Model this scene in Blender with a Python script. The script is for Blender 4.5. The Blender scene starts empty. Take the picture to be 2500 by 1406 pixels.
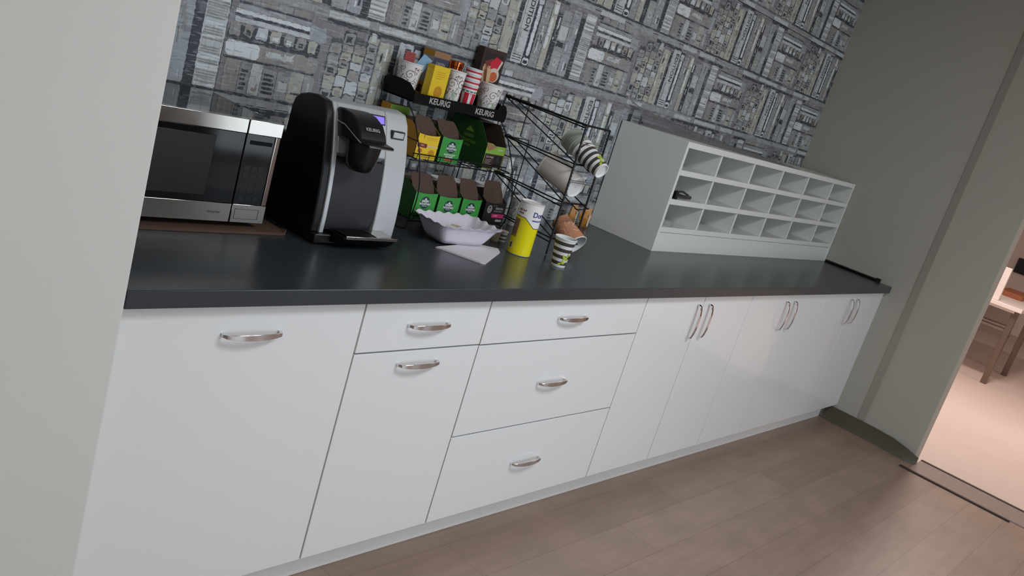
import bpy, math, random
from mathutils import Vector, Matrix
PI = math.pi
S = bpy.context.scene
COL = S.collection
# ---------------------------------------------------------------- camera
CAM = Vector((-0.75988, -1.51974, 1.52777)); AZ, EL, RO = 0.89944752, -0.25024306, 0.29907233
FPX = 2094.627
f = Vector((math.sin(AZ)*math.cos(EL), math.cos(AZ)*math.cos(EL), math.sin(EL)))
r = f.cross(Vector((0, 0, 1))).normalized(); u = r.cross(f)
r2 = math.cos(RO)*r + math.sin(RO)*u; u2 = -math.sin(RO)*r + math.cos(RO)*u
cd = bpy.data.cameras.new('camera'); cam = bpy.data.objects.new('camera', cd); COL.objects.link(cam)
cd.sensor_width = 36; cd.lens = FPX/2500*36; cd.clip_start = .05
M = Matrix((r2, u2, -f)).transposed().to_4x4(); M.translation = CAM
cam.matrix_world = M; S.camera = cam
# ---------------------------------------------------------------- view, world, lamps
S.view_settings.view_transform = 'Standard'; S.view_settings.look = 'None'
S.view_settings.gamma = 1; S.view_settings.use_curve_mapping = False
S.view_settings.exposure = 0.0
w = bpy.data.worlds.new('world'); S.world = w; w.use_nodes = True
w.node_tree.nodes['Background'].inputs[0].default_value = (.55, .62, .75, 1)
w.node_tree.nodes['Background'].inputs[1].default_value = .25
def area(name, loc, target, sx, sy, power, col):
    l = bpy.data.lights.new(name, 'AREA'); l.shape = 'RECTANGLE'; l.size = sx; l.size_y = sy
    l.energy = power; l.color = col
    o = bpy.data.objects.new(name, l); COL.objects.link(o); o.location = loc
    o.rotation_euler = (Vector(target)-Vector(loc)).to_track_quat('-Z', 'Y').to_euler()
    return o
area('unseen_front_light', (3.80, -4.46, 1.15), (3.6, 0, 1.1), 1.25, 2.15, 16, (.80, .90, 1.0))
area('unseen_front_light', (1.2, -4.46, 1.35), (1.4, 0, .9), 1.6, 1.7, 48, (.78, .90, 1.0))  # added lamp to brighten the cabinet fronts, no known window there
area('ceiling_panel_light', (1.4, -1.6, 2.66), (1.4, -1.6, 0), 1.2, .6, 40, (.90, .95, 1.0))
area('ceiling_panel_light', (-1.3, -2.4, 2.66), (-1.3, -2.4, 0), 1.2, .6, 14, (1.0, .96, .93))
area('far_room_light', (6.4, -.2, 2.64), (6.4, -.2, 0), .35, .35, 72, (1.0, .84, .77))
area('far_room_light', (7.2, -3.0, 2.64), (7.2, -3.0, 0), 1.2, 1.2, 28, (1.0, .84, .77))
# ---------------------------------------------------------------- materials
def lin(c):
    return tuple(((v/255)/12.92 if v <= 10 else ((v/255+.055)/1.055)**2.4) for v in c)
def mat(name, rgb, rough=.5, metal=0, spec=.5, alpha=1, trans=0, coat=0, noise=0, nscale=20, ior=1.45):
    m = bpy.data.materials.new(name); m.use_nodes = True
    N = m.node_tree; b = N.nodes['Principled BSDF']
    c = lin(rgb)+(1,)
    b.inputs['Base Color'].default_value = c; b.inputs['Roughness'].default_value = rough
    b.inputs['Metallic'].default_value = metal; b.inputs['Specular IOR Level'].default_value = spec
    b.inputs['Alpha'].default_value = alpha; b.inputs['Transmission Weight'].default_value = trans
    b.inputs['Coat Weight'].default_value = coat; b.inputs['IOR'].default_value = ior
    n = N.nodes.new('ShaderNodeTexNoise'); n.inputs['Scale'].default_value = nscale; n.inputs['Detail'].default_value = 4
    t = N.nodes.new('ShaderNodeTexCoord'); N.links.new(t.outputs['Object'], n.inputs['Vector'])
    if noise:
        mx = N.nodes.new('ShaderNodeMixRGB'); mx.blend_type = 'MULTIPLY'; mx.inputs[0].default_value = 1
        rp = N.nodes.new('ShaderNodeMapRange'); rp.inputs['To Min'].default_value = 1-noise; rp.inputs['To Max'].default_value = 1+noise*.4
        N.links.new(n.outputs['Fac'], rp.inputs['Value']); mx.inputs[1].default_value = c
        N.links.new(rp.outputs['Result'], mx.inputs[2]); N.links.new(mx.outputs[0], b.inputs['Base Color'])
    else:
        rp = N.nodes.new('ShaderNodeMapRange'); rp.inputs['To Min'].default_value = max(0, rough-.03); rp.inputs['To Max'].default_value = min(1, rough+.03)
        N.links.new(n.outputs['Fac'], rp.inputs['Value']); N.links.new(rp.outputs['Result'], b.inputs['Roughness'])
    return m
m_wall = mat('wall_paint', (214, 212, 207), .75, noise=.04, nscale=3)
m_wallr = mat('greige_paint', (172, 168, 157), .7, noise=.05, nscale=2.5)
m_front = mat('dark_brown_wall', (96, 78, 68), .6)
m_ceil = mat('ceiling_paint', (225, 222, 215), .8, noise=.03)
m_door = mat('gloss_white_lacquer', (228, 229, 229), .16, coat=.3, noise=.015, nscale=1.5)
m_carc = mat('white_melamine', (212, 210, 206), .45)
m_kick = mat('white_plinth_board', (234, 233, 230), .4)
m_counter = mat('charcoal_laminate', (52, 57, 61), .27, noise=.12, nscale=60, spec=.55)
m_chrome = mat('polished_chrome', (225, 225, 228), .09, metal=1)
m_sort = mat('grey_white_board', (226, 229, 224), .42, noise=.03, nscale=4)
m_sortside = mat('grey_board_side', (180, 186, 180), .4, noise=.03, nscale=4)
m_steel = mat('brushed_steel', (196, 190, 182), .12, metal=1)
m_steelb = mat('brown_tinted_steel', (120, 100, 92), .3, metal=.8)
m_blackgl = mat('black_glass', (14, 16, 18), .06, spec=.6)
m_blackpl = mat('black_plastic', (17, 18, 19), .3)
m_blackm = mat('matte_black_plastic', (8, 9, 10), .5, spec=.18)
m_grill = mat('dark_grey_plastic', (44, 45, 50), .5)
m_silver = mat('silver_plastic', (196, 199, 202), .32, metal=.35)
m_lcd = mat('violet_screen', (130, 110, 220), .3)
e = m_lcd.node_tree.nodes['Principled BSDF']; e.inputs['Emission Color'].default_value = lin((150, 130, 235))+(1,); e.inputs['Emission Strength'].default_value = .45
m_card = mat('brown_cardboard', (86, 63, 52), .8, noise=.15, nscale=30)
m_cardin = mat('cardboard_inside', (78, 60, 51), .85, noise=.1, nscale=30)
m_wire = mat('black_coated_wire', (10, 11, 12), .38)
m_white = mat('white_print', (225, 226, 226), .5)
m_paper = mat('white_paper', (232, 228, 226), .6, noise=.03)
m_cream = mat('cream_paper', (214, 200, 188), .6)
m_green = mat('bright_green_card', (60, 150, 66), .45, noise=.06, nscale=30)
m_greend = mat('deep_green_and_shade_card', (36, 84, 34), .5)  # lime carton's own side colour; on green cartons' sides it is painted shade
m_lime = mat('lime_green_card', (132, 172, 66), .45)
m_badge = mat('dark_teal_print', (22, 62, 60), .5)
m_yellow = mat('yellow_card', (232, 196, 40), .45)
m_yellowb = mat('bright_yellow_label', (240, 226, 22), .28)
m_amberc = mat('amber_card', (196, 140, 32), .5)
m_maroon = mat('maroon_print', (122, 44, 44), .5)
m_orange = mat('orange_print', (196, 96, 50), .5)
m_boxblk = mat('black_card', (30, 29, 33), .4)
m_boxbrn = mat('dark_brown_card', (58, 38, 32), .45)
m_pink = mat('magenta_print', (190, 50, 110), .5)
m_grey = mat('grey_print', (150, 150, 150), .5)
m_navy = mat('navy_print', (58, 66, 84), .5)
m_tan = mat('tan_print', (150, 112, 80), .5)
m_gcard = mat('pale_grey_card', (170, 166, 160), .5)
m_red = mat('red_print', (200, 34, 56), .45)
m_copper = mat('copper_foil', (214, 112, 60), .2, metal=1)
m_stripe = mat('dark_brown_print', (70, 62, 58), .5)
m_leaf = mat('lime_leaf_print', (176, 194, 60), .5)
m_scroll = mat('brown_scroll_print', (110, 84, 78), .5)
m_mint = mat('pale_green_print', (160, 196, 160), .5)
m_swirl = mat('tan_swirl_print', (192, 134, 104), .5, noise=.12, nscale=25)
m_swirl2 = mat('pale_swirl_print', (218, 168, 140), .5)
m_foam = mat('foam_cup', (222, 214, 206), .6)
m_bowl = mat('white_melamine_bowl', (218, 212, 224), .14)
m_napkin = mat('napkin_paper', (214, 208, 212), .8)
m_wood = mat('birch_wood', (214, 172, 132), .6, noise=.15, nscale=40)
m_blue = mat('pale_blue_paper', (150, 190, 222), .5)
m_redpaper = mat('dull_red_paper', (170, 80, 76), .5)
m_bluetext = mat('blue_ink', (48, 60, 140), .5)
m_darkink = mat('dark_ink', (44, 40, 50), .5)
m_amber = mat('amber_wrapper', (214, 140, 26), .2, trans=.35, noise=.25, nscale=60)
m_clear = mat('clear_plastic', (235, 238, 242), .08, trans=.9, alpha=.35, ior=1.2)
m_film = mat('thin_clear_film', (150, 146, 150), .12, trans=.3, alpha=.48, ior=1.1)
m_frost = mat('ribbed_clear_plastic', (186, 194, 180), .25, trans=.3, alpha=.75)
m_base = mat('dark_grey_vinyl', (86, 79, 66), .5, noise=.1, nscale=15)
m_trim = mat('threshold_grey', (150, 132, 124), .45, noise=.2, nscale=30)
m_trimd = mat('threshold_dark_line', (60, 48, 44), .6)  # dark brown lines along the threshold strip
m_band = mat('grey_wall_band', (156, 149, 139), .75)  # band a little darker than the wall around it
m_leg = mat('brushed_table_leg', (128, 112, 102), .35, metal=.7)
m_tabl = mat('white_table_top', (238, 228, 222), .4)
m_dark = mat('dark_screen', (34, 34, 42), .3)
m_bwood = mat('brown_wood', (160, 96, 64), .5, noise=.1)
m_farwall = mat('far_room_paint', (236, 220, 212), .8)
m_pod = mat('pod_cream', (200, 180, 160), .4)

def wood_floor():
    m = bpy.data.materials.new('plank_floor'); m.use_nodes = True; N = m.node_tree; L = N.links
    b = N.nodes['Principled BSDF']; b.inputs['Roughness'].default_value = .42
    t = N.nodes.new('ShaderNodeTexCoord')
    br = N.nodes.new('ShaderNodeTexBrick'); L.new(t.outputs['Object'], br.inputs['Vector'])
    br.inputs['Scale'].default_value = 1; br.inputs['Brick Width'].default_value = 1.22; br.inputs['Row Height'].default_value = .18
    br.inputs['Mortar Size'].default_value = .0016; br.inputs['Mortar Smooth'].default_value = .3; br.offset = .37
    br.inputs['Color1'].default_value = lin((146, 124, 111))+(1,); br.inputs['Color2'].default_value = lin((156, 134, 120))+(1,)
    br.inputs['Mortar'].default_value = lin((130, 110, 99))+(1,)
    mp = N.nodes.new('ShaderNodeMapping'); mp.inputs['Scale'].default_value = (1.5, 14, 1); L.new(t.outputs['Object'], mp.inputs['Vector'])
    n = N.nodes.new('ShaderNodeTexNoise'); n.inputs['Scale'].default_value = 2.2; n.inputs['Detail'].default_value = 6; L.new(mp.outputs[0], n.inputs['Vector'])
    n2 = N.nodes.new('ShaderNodeTexNoise'); n2.inputs['Scale'].default_value = 5; n2.inputs['Detail'].default_value = 3; L.new(t.outputs['Object'], n2.inputs['Vector'])
    ad = N.nodes.new('ShaderNodeMath'); ad.operation = 'ADD'; L.new(n.outputs['Fac'], ad.inputs[0]); L.new(n2.outputs['Fac'], ad.inputs[1])
    rp = N.nodes.new('ShaderNodeMapRange'); rp.inputs['From Min'].default_value = .6; rp.inputs['From Max'].default_value = 1.4
    rp.inputs['To Min'].default_value = .84; rp.inputs['To Max'].default_value = 1.1; L.new(ad.outputs[0], rp.inputs['Value'])
    mx = N.nodes.new('ShaderNodeMixRGB'); mx.blend_type = 'MULTIPLY'; mx.inputs[0].default_value = 1
    L.new(br.outputs['Color'], mx.inputs[1]); L.new(rp.outputs[0], mx.inputs[2]); L.new(mx.outputs[0], b.inputs['Base Color'])
    return m
m_floor = wood_floor()
def tile_floor():
    m = bpy.data.materials.new('pale_vinyl_floor'); m.use_nodes = True; N = m.node_tree; L = N.links
    b = N.nodes['Principled BSDF']; b.inputs['Roughness'].default_value = .4
    t = N.nodes.new('ShaderNodeTexCoord'); n = N.nodes.new('ShaderNodeTexNoise'); n.inputs['Scale'].default_value = 1.3; L.new(t.outputs['Object'], n.inputs['Vector'])
    cr = N.nodes.new('ShaderNodeValToRGB'); cr.color_ramp.elements[0].color = lin((206, 188, 178))+(1,); cr.color_ramp.elements[1].color = lin((222, 205, 196))+(1,)
    L.new(n.outputs['Fac'], cr.inputs[0]); L.new(cr.outputs[0], b.inputs['Base Color']); return m
m_floor2 = tile_floor()

# ---------------------------------------------------------------- mesh helpers
class MB:
    def __init__(s): s.v = []; s.f = []; s.m = []; s.mats = []; s.T = None
    def mi(s, m):
        if m not in s.mats: s.mats.append(m)
        return s.mats.index(m)
    def add(s, vs, fs, m):
        b = len(s.v)
        if s.T is not None: vs = [s.T @ Vector(p) for p in vs]
        s.v += [tuple(p) for p in vs]
        ms = m if isinstance(m, list) else [m]*len(fs)
        for q, mm in zip(fs, ms): s.f.append([b+i for i in q]); s.m.append(s.mi(mm))
        return s
    def box(s, x0, x1, y0, y1, z0, z1, m):
        """m: material, or dict with keys among -x x -y y -z z and '*' """
        v = [(x0,y0,z0),(x1,y0,z0),(x1,y1,z0),(x0,y1,z0),(x0,y0,z1),(x1,y0,z1),(x1,y1,z1),(x0,y1,z1)]
        F = [(0,3,2,1),(4,5,6,7),(0,1,5,4),(2,3,7,6),(1,2,6,5),(0,4,7,3)]
        K = ['-z','z','-y','y','x','-x']
        mm = [m.get(k, m['*']) for k in K] if isinstance(m, dict) else m
        return s.add(v, F, mm)
    def prism(s, pts, a0, a1, ax, m):
        """closed polygon pts in the two other axes, pushed along axis ax from a0 to a1"""
        n = len(pts)
        def P(p, a):
            return {'x': (a, p[0], p[1]), 'y': (p[0], a, p[1]), 'z': (p[0], p[1], a)}[ax]
        v = [P(p, a0) for p in pts]+[P(p, a1) for p in pts]
        F = [tuple(range(n))[::-1], tuple(range(n, 2*n))]+[(i, (i+1) % n, n+(i+1) % n, n+i) for i in range(n)]
        return s.add(v, F, m)
    def lathe(s, prof, m, seg=32, c=(0, 0), sx=1, sy=1):
        """prof list of (radius, z[, material])"""
        v = []; F = []; ms = []
        for p in prof:
            for k in range(seg):
                a = 2*PI*k/seg; v.append((c[0]+p[0]*math.cos(a)*sx, c[1]+p[0]*math.sin(a)*sy, p[1]))
        for i in range(len(prof)-1):
            mm = prof[i][2] if len(prof[i]) > 2 else m
            for k in range(seg):
                k2 = (k+1) % seg; F.append((i*seg+k, i*seg+k2, (i+1)*seg+k2, (i+1)*seg+k)); ms.append(mm)
        return s.add(v, F, ms)
    def tube(s, pts, rad, m, seg=8, closed=False):
        pts = [Vector(p) for p in pts]; n = len(pts); v = []; F = []
        up = None
        for i, p in enumerate(pts):
            if closed: d = (pts[(i+1) % n]-pts[i-1])
            else: d = pts[min(i+1, n-1)]-pts[max(i-1, 0)]
            d.normalize()
            if up is None: up = Vector((0, 0, 1)) if abs(d.z) < .9 else Vector((1, 0, 0))
            a = d.cross(up)
            if a.length < 1e-4: a = d.cross(Vector((0, 1, 0)))
            a.normalize(); b = a.cross(d).normalized(); up = b
            for k in range(seg):
                t = 2*PI*k/seg; v.append(p+a*rad*math.cos(t)+b*rad*math.sin(t))
        for i in range(n if closed else n-1):
            j = (i+1) % n
            for k in range(seg):
                k2 = (k+1) % seg; F.append((i*seg+k, i*seg+k2, j*seg+k2, j*seg+k))
        if not closed: F += [tuple(range(seg))[::-1], tuple((n-1)*seg+k for k in range(seg))]
        return s.add(v, F, m)
    def build(s, name, parent=None, smooth=True, bevel=0, seg=2, kind=None, ang=35):
        me = bpy.data.meshes.new(name); me.from_pydata([tuple(p) for p in s.v], [], s.f)
        for m in s.mats: me.materials.append(m)
        me.polygons.foreach_set('material_index', s.m); me.update()
        import bmesh
        bm = bmesh.new(); bm.from_mesh(me); bmesh.ops.recalc_face_normals(bm, faces=bm.faces[:]); bm.to_mesh(me); bm.free()
        if smooth: me.shade_smooth(); me.set_sharp_from_angle(angle=math.radians(ang))
        o = bpy.data.objects.new(name, me); COL.objects.link(o)
        if parent: o.parent = parent
        if bevel:
            b = o.modifiers.new('bevel', 'BEVEL'); b.width = bevel; b.segments = seg; b.limit_method = 'ANGLE'; b.angle_limit = math.radians(40)
        if kind: o['kind'] = kind
        return o
def tag(o, label, cat, group=None, kind=None):
    o['label'] = label; o['category'] = cat
    if group: o['group'] = group
    if kind: o['kind'] = kind
    return o
def thing(name, label, cat, loc=(0, 0, 0), group=None, rot=None):
    o = bpy.data.objects.new(name, None); COL.objects.link(o); o.location = loc; o.empty_display_size = .05
    if rot: o.rotation_euler = rot
    return tag(o, label, cat, group)
def keepworld(o, root):
    o.parent = root; o.matrix_parent_inverse = Matrix.Translation(-Vector(root.location)) if not any(root.rotation_euler) else root.matrix_basis.inverted()
    return o
def text_geo(txt, size, bold=0, align='CENTER', space=1):
    c = bpy.data.curves.new('t', 'FONT'); c.body = txt; c.size = size; c.align_x = align; c.align_y = 'CENTER'; c.offset = bold; c.space_character = space
    c.resolution_u = 3
    o = bpy.data.objects.new('t', c); me = bpy.data.meshes.new_from_object(o)
    v = [tuple(p.co) for p in me.vertices]; F = [tuple(p.vertices) for p in me.polygons]
    bpy.data.objects.remove(o); bpy.data.curves.remove(c); bpy.data.meshes.remove(me)
    return v, F
def text_on(mb, txt, size, cx, cz, y, m, bold=0, rot=0, space=1, sx=1):
    """writing on a plane facing -y"""
    v, F = text_geo(txt, size, bold, 'CENTER', space); c, s_ = math.cos(rot), math.sin(rot)
    mb.add([(cx+(p[0]*sx*c-p[1]*s_), y, cz+(p[0]*sx*s_+p[1]*c)) for p in v], F, m)
def disc(mb, cx, cz, y, rx, rz, m, n=28):
    mb.add([(cx+rx*math.cos(2*PI*k/n), y, cz+rz*math.sin(2*PI*k/n)) for k in range(n)], [tuple(range(n))], m)
def poly(mb, pts, y, m): mb.add([(p[0], y, p[1]) for p in pts], [tuple(range(len(pts)))], m)
def rect(mb, x0, x1, z0, z1, y, m): poly(mb, [(x0, z0), (x1, z0), (x1, z1), (x0, z1)], y, m)

# ================================================================ SETTING
L = 4.60; D = .778; ZC = .912; CH = 2.7
X0, Y0 = -2.6, -4.5
b = MB().box(X0, L, Y0, D+.1, -.1, 0, m_floor); o = b.build('floor', smooth=False, kind='structure')
b = MB().box(L, 12.6, -5, 5, -.1, -.002, m_floor2); b.build('floor_far_room', smooth=False, kind='structure')
b = MB().box(X0, L+.13, Y0, D+.1, CH, CH+.1, m_ceil); b.build('ceiling', smooth=False, kind='structure')
b = MB().box(L+.13, 12.6, -5, 5, CH, CH+.1, m_ceil); b.build('ceiling_far_room', smooth=False, kind='structure')
# partition whose face hides the left end of the worktop
b = MB().box(X0, -.004, -.035, D+.1, 0, CH, m_wall); b.build('wall_left', smooth=False, bevel=.004, kind='structure')
# right wall with opening
YO = -.52
b = MB().box(L, L+.12, YO, D+.1, 0, CH, m_wallr); b.box(L, L+.12, Y0, -2.2, 0, CH, m_wallr); b.box(L, L+.12, -2.2, YO, 2.35, CH, m_wallr)
b.build('wall_right', smooth=False, bevel=.003, kind='structure')
b = MB(); b.prism([(L-.011, -.185), (L, -.185), (L, -.140), (L-.005, -.142)], .10, CH, 'z', m_band); b.build('trim_1', smooth=False, kind='structure')
# room behind the camera
b = MB().box(X0-.1, X0, Y0, -.035, 0, CH, m_wall); b.build('wall_side', smooth=False, kind='structure')
b = MB(); yb = Y0
b.box(X0, .35, yb-.1, yb, 0, CH, m_front); b.box(2.05, 3.15, yb-.1, yb, 0, CH, m_front); b.box(.35, 2.05, yb-.1, yb, 0, .45, m_front); b.box(.35, 2.05, yb-.1, yb, 2.25, CH, m_front); b.box(4.45, L, yb-.1, yb, 0, CH, m_front); b.box(3.15, 4.45, yb-.1, yb, 2.3, CH, m_front)
b.build('wall_front', smooth=False, kind='structure')
b = MB(); t = .05
for x0, x1, z0, z1 in ((3.15, 4.45, .0, .05), (3.15, 4.45, 2.25, 2.3), (3.15, 3.2, .05, 2.25), (4.4, 4.45, .05, 2.25)): b.box(x0, x1, yb-.06, yb+.02, z0, z1, m_white)
b.build('window_1', smooth=False, kind='structure')
b = MB()  # unseen frame added around the front fill lamp
for x0, x1, z0, z1 in ((.35, 2.05, .45, .5), (.35, 2.05, 2.2, 2.25), (.35, .4, .5, 2.2), (2.0, 2.05, .5, 2.2)): b.box(x0, x1, yb-.06, yb+.02, z0, z1, m_white)
b.build('added_window_frame', smooth=False, kind='structure')
# far room shell
b = MB().box(12.4, 12.5, -5, 5, 0, CH, m_farwall); b.build('wall_far', smooth=False, kind='structure')
b = MB().box(L+.12, 12.5, 4.6, 4.7, 0, CH, m_farwall); b.build('wall_far_side', smooth=False, kind='structure')
b = MB().box(L+.12, 12.5, -4.8, -4.7, 0, CH, m_farwall); b.build('wall_far_near', smooth=False, kind='structure')
# vinyl base along the right wall, its end lifting off the wall near the opening
b = MB(); pts = [(L-.008, .055), (L-.008, -.14), (L-.012, -.25), (L-.024, -.38), (L-.036, -.46), (L-.030, -.51), (L-.018, -.545)]
vs = []; F = []
for i, (x, y) in enumerate(pts):
    h = [.092, .092, .092, .088, .075, .06, .045][i]
    for dx, z in ((-.012, .001), (-.002, .016), (0, h), (.004, h), (.004, .001)): vs.append((x+dx, y, z))
for i in range(len(pts)-1):
    for k in range(5): F.append((i*5+k, i*5+(k+1) % 5, (i+1)*5+(k+1) % 5, (i+1)*5+k))
F += [(0, 1, 2, 3, 4), tuple(len(vs)-5+k for k in range(5))]
b.add(vs, F, m_base); b.build('baseboard_right', kind='structure')
b = MB().box(L-.16, L+.13, -2.2, YO-.02, -.001, .006, m_trim); b.box(L-.19, L-.172, -1.10, YO+.02, -.001, .009, m_trimd); b.box(L+.10, L+.122, -2.2, YO-.02, .0, .010, m_trimd)
b.build('trim_2', bevel=.001, kind='structure')

# ---------------------------------------------------------------- wallpaper of drawn bookshelves
def wallpaper():
    R = random.Random(4); V = []; Fc = []; Cc = []; cnt = [0]
    def shape(x0, x1, z0, z1, c, lay, jit=.0016, step=.0065, rnd=0, skew=0):
        if x1 < -.004 or x0 > L or z1 < ZC-.02: return
        P = []; jit = min(jit, .14*(x1-x0), .14*(z1-z0)); step = max(step, jit*3.2)
        def edge(ax, az, bx, bz):
            n = max(1, int(math.hypot(bx-ax, bz-az)/step))
            for i in range(n):
                t = i/n; P.append((ax+(bx-ax)*t+R.uniform(-jit, jit), az+(bz-az)*t+R.uniform(-jit, jit)))
        q = min(rnd*.55, (x1-x0)*.3, (z1-z0)*.3)
        pts = [(x0+q, z0), (x1-q, z0), (x1, z0+q), (x1, z1-q), (x1-q, z1), (x0+q, z1), (x0, z1-q), (x0, z0+q)] if q else [(x0, z0), (x1, z0), (x1, z1), (x0, z1)]
        for i in range(len(pts)):
            a = pts[i]; bb = pts[(i+1) % len(pts)]; edge(a[0]+skew*(a[1]-z0), a[1], bb[0]+skew*(bb[1]-z0), bb[1])
        base = len(V); cnt[0] = (cnt[0]+1) % 90; y = D-.0003*lay-cnt[0]*.0000033
        for p in P: V.append((min(max(p[0], 0), L), y, min(p[1], CH)))
        Fc.append(tuple(range(base, base+len(P)))); v = R.uniform(.94, 1.06); Cc.append(tuple(min(1, k*v) for k in lin(c)))
    def txt(s, size, cx, cz, lay, c, rot):
        if cx < .05 or cx > L-.05: return
        v, F = text_geo(s, size, .0006); base = len(V); cs, sn = math.cos(rot), math.sin(rot)
        for p in v: V.append((cx+p[0]*cs-p[1]*sn, D-.0003*lay-.00015, cz+p[0]*sn+p[1]*cs))
        for q in F: Fc.append(tuple(base+i for i in q)); Cc.append(lin(c))
    LT = (194, 200, 203); WH = (220, 226, 229); MD = (150, 153, 155); BR = (148, 144, 142); DK = (58, 64, 72); MV = (130, 127, 133); BL = (158, 164, 170); CR = (176, 176, 164)
    def stack(x, z):
        n = [.05, .035, .04, .05, .045, .05, .04]; xx = x+.01
        for i, wd in enumerate(n):                                   # short upright books
            c = [BR, DK, LT, DK, MD, CR, MD][i]; h = R.uniform(.078, .092)
            shape(xx, xx+wd-.003, z+.02, z+.02+h, c if c != DK else MD, 2, rnd=.006)
            if c == DK:
                for k in range(5): shape(xx+.004, xx+wd-.01+R.uniform(-.006, .004), z+.03+k*.013, z+.038+k*.013, DK, 3)
            else:
                for k in range(3): shape(xx+R.uniform(.006, .02), xx+wd-R.uniform(.006, .02), z+.03+R.uniform(0, .05), z+.045+R.uniform(0, .05), R.choice([LT, DK, BR]), 3, jit=.004)
            xx += wd
        shape(x-.002, x+.31, z+.113, z+.120, DK, 2)
        shape(x+.0, x+.31, z+.120, z+.165, (150, 146, 144), 2, rnd=.012)   # the fat lying volume
        shape(x+.0, x+.11, z+.122, z+.164, WH, 3, rnd=.016); shape(x+.30, x+.316, z+.124, z+.162, MD, 3, rnd=.006)
        for k in range(6): shape(x+.13+R.uniform(0, .1), x+.17+R.uniform(0, .12), z+.135+R.uniform(0, .02), z+.138+R.uniform(0, .02), LT, 4, jit=.001)
        shape(x+.0, x+.31, z+.166, z+.212, DK, 2, jit=.004)              # row of dark blots with light spines
        xx = x+.0
        for i in range(7):
            wd = R.uniform(.034, .046); shape(xx+.003, xx+wd-.006, z+.176+R.uniform(0, .008), z+.216, R.choice([LT, MD, BR, CR]), 3, rnd=.008, jit=.003)
            shape(xx+.012, xx+wd-.014, z+.186, z+.2, R.choice([WH, DK, MD]), 4, jit=.004); xx += wd+.002
        for i, (a, h, c) in enumerate([(.218, .013, LT), (.233, .008, DK), (.241, .012, WH), (.254, .006, MD), (.260, .009, BL), (.270, .005, DK)]):
            shape(x+.01+R.uniform(0, .01), x+.255+R.uniform(0, .02), z+a, z+a+h, c, 2)
        xx = x+.03
        for i in range(4):
            wd = R.uniform(.045, .06); shape(xx, xx+wd-.004, z+.276, z+.296, R.choice([MD, BR, LT]), 2, rnd=.006, jit=.003); xx += wd
        shape(x+.262, x+.325, z+.215, z+.262, BL, 2, jit=.005, rnd=.01); shape(x+.29, x+.345, z+.10, z+.2, BL, 1, jit=.005, rnd=.01)
    def blobs(x, z):
        for i, wd in enumerate([.046, .044, .05, .046]):
            xx = x+sum([.046, .044, .05, .046][:i]); zz = z+.018; top = z+[.245, .275, .26, .28][i]
            shape(xx-.001, xx+wd, z+.018, top, DK if i % 2 else (84, 88, 90), 2, jit=.003)
            while zz < top-.02:
                h = R.uniform(.022, .045); c = R.choice([MD, LT, BR, CR, LT, MD])
                shape(xx+.002, xx+wd-.003, zz, min(zz+h, top)-.003, c, 3, jit=.003, rnd=.004)
                if R.random() < .6: shape(xx+.010, xx+wd-.013, zz+.006, zz+h-.013 if h > .03 else zz+.012, R.choice([LT, DK, BR]), 4, jit=.005)
                zz += h
    def tall(x, z):
        bk = [(.060, .270, CR, 'p'), (.020, .272, DK, ''), (.066, .285, LT, 'E'), (.040, .283, (58, 64, 80), 'W'), (.052, .270, MD, 's'), (.040, .285, CR, 'w'), (.030, .25, DK, 's'), (.060, .262, MD, 'b'), (.056, .278, BL, 's'), (.028, .26, DK, ''), (.072, .285, LT, 'f')]
        xx = x
        for wd, h, c, st in bk:
            shape(xx, xx+wd-.003, z+.018, z+h, c, 2, rnd=.007)
            shape(xx+wd-.005, xx+wd, z+.018, z+h, DK, 1, jit=.002)
            mx = xx+wd/2
            if st in 'ps' and st:
                for k in range(9): 
                    a = z+.03+R.uniform(0, h-.06); q = xx+R.uniform(.004, wd-.014); shape(q, q+R.uniform(.003, .010), a, a+R.uniform(.01, .05), R.choice([LT, MD, DK, BR, WH]), 3, jit=.003)
            if st == 'p': txt('VOL', .016, mx, z+.15, 5, MD, PI/2)
            if st == 'E':
                txt('EDITION', .034, mx+.006, z+.205, 5, (60, 62, 66), -PI/2); shape(xx+.008, xx+.012, z+.04, z+.26, MD, 3); txt('COLLECTED', .015, xx+.016, z+.09, 5, MD, PI/2)
                for k in range(3): shape(xx+.006, xx+wd-.01, z+.028+k*.009, z+.031+k*.009, DK, 4)
            if st == 'W':
                shape(mx-.008, mx+.010, z+.055, z+.245, WH, 3, jit=.006); shape(xx+.002, xx+wd-.003, z+.018, z+.045, WH, 3, rnd=.01); shape(xx+.006, xx+wd-.008, z+.024, z+.036, DK, 4, rnd=.008)
                shape(xx+.004, xx+wd-.006, z+.250, z+.275, LT, 3, rnd=.006)
            if st == 'w': shape(xx+.006, xx+.022, z+.10, z+.22, WH, 3, jit=.005); shape(xx+.012, xx+wd-.006, z+.235, z+.28, WH, 3, jit=.003)
            if st == 'b':
                shape(xx+.004, xx+wd-.008, z+.026, z+.115, (160, 166, 164), 3, rnd=.008); shape(xx+.004, xx+wd-.008, z+.122, z+.145, DK, 3, jit=.004)
                shape(xx+.004, xx+wd-.008, z+.15, z+.205, LT, 3, rnd=.006); shape(mx-.012, mx+.01, z+.05, z+.075, LT, 4, rnd=.01); shape(mx-.008, mx+.006, z+.055, z+.07, MD, 5, rnd=.008)
            if st == 'f':
                k = z+.022
                while k < z+h-.01: shape(xx+R.uniform(0, .006), xx+wd-R.uniform(.003, .012), k, k+.005, R.choice([LT, WH, MD, MD, BR]), 3, jit=.002); k += .0075
            xx += wd
    V += [(0, D, 0), (L, D, 0), (L, D, CH), (0, D, CH)]; Fc.append((0, 1, 2, 3)); Cc.append(lin(MV))
    P = 1.064
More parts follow.
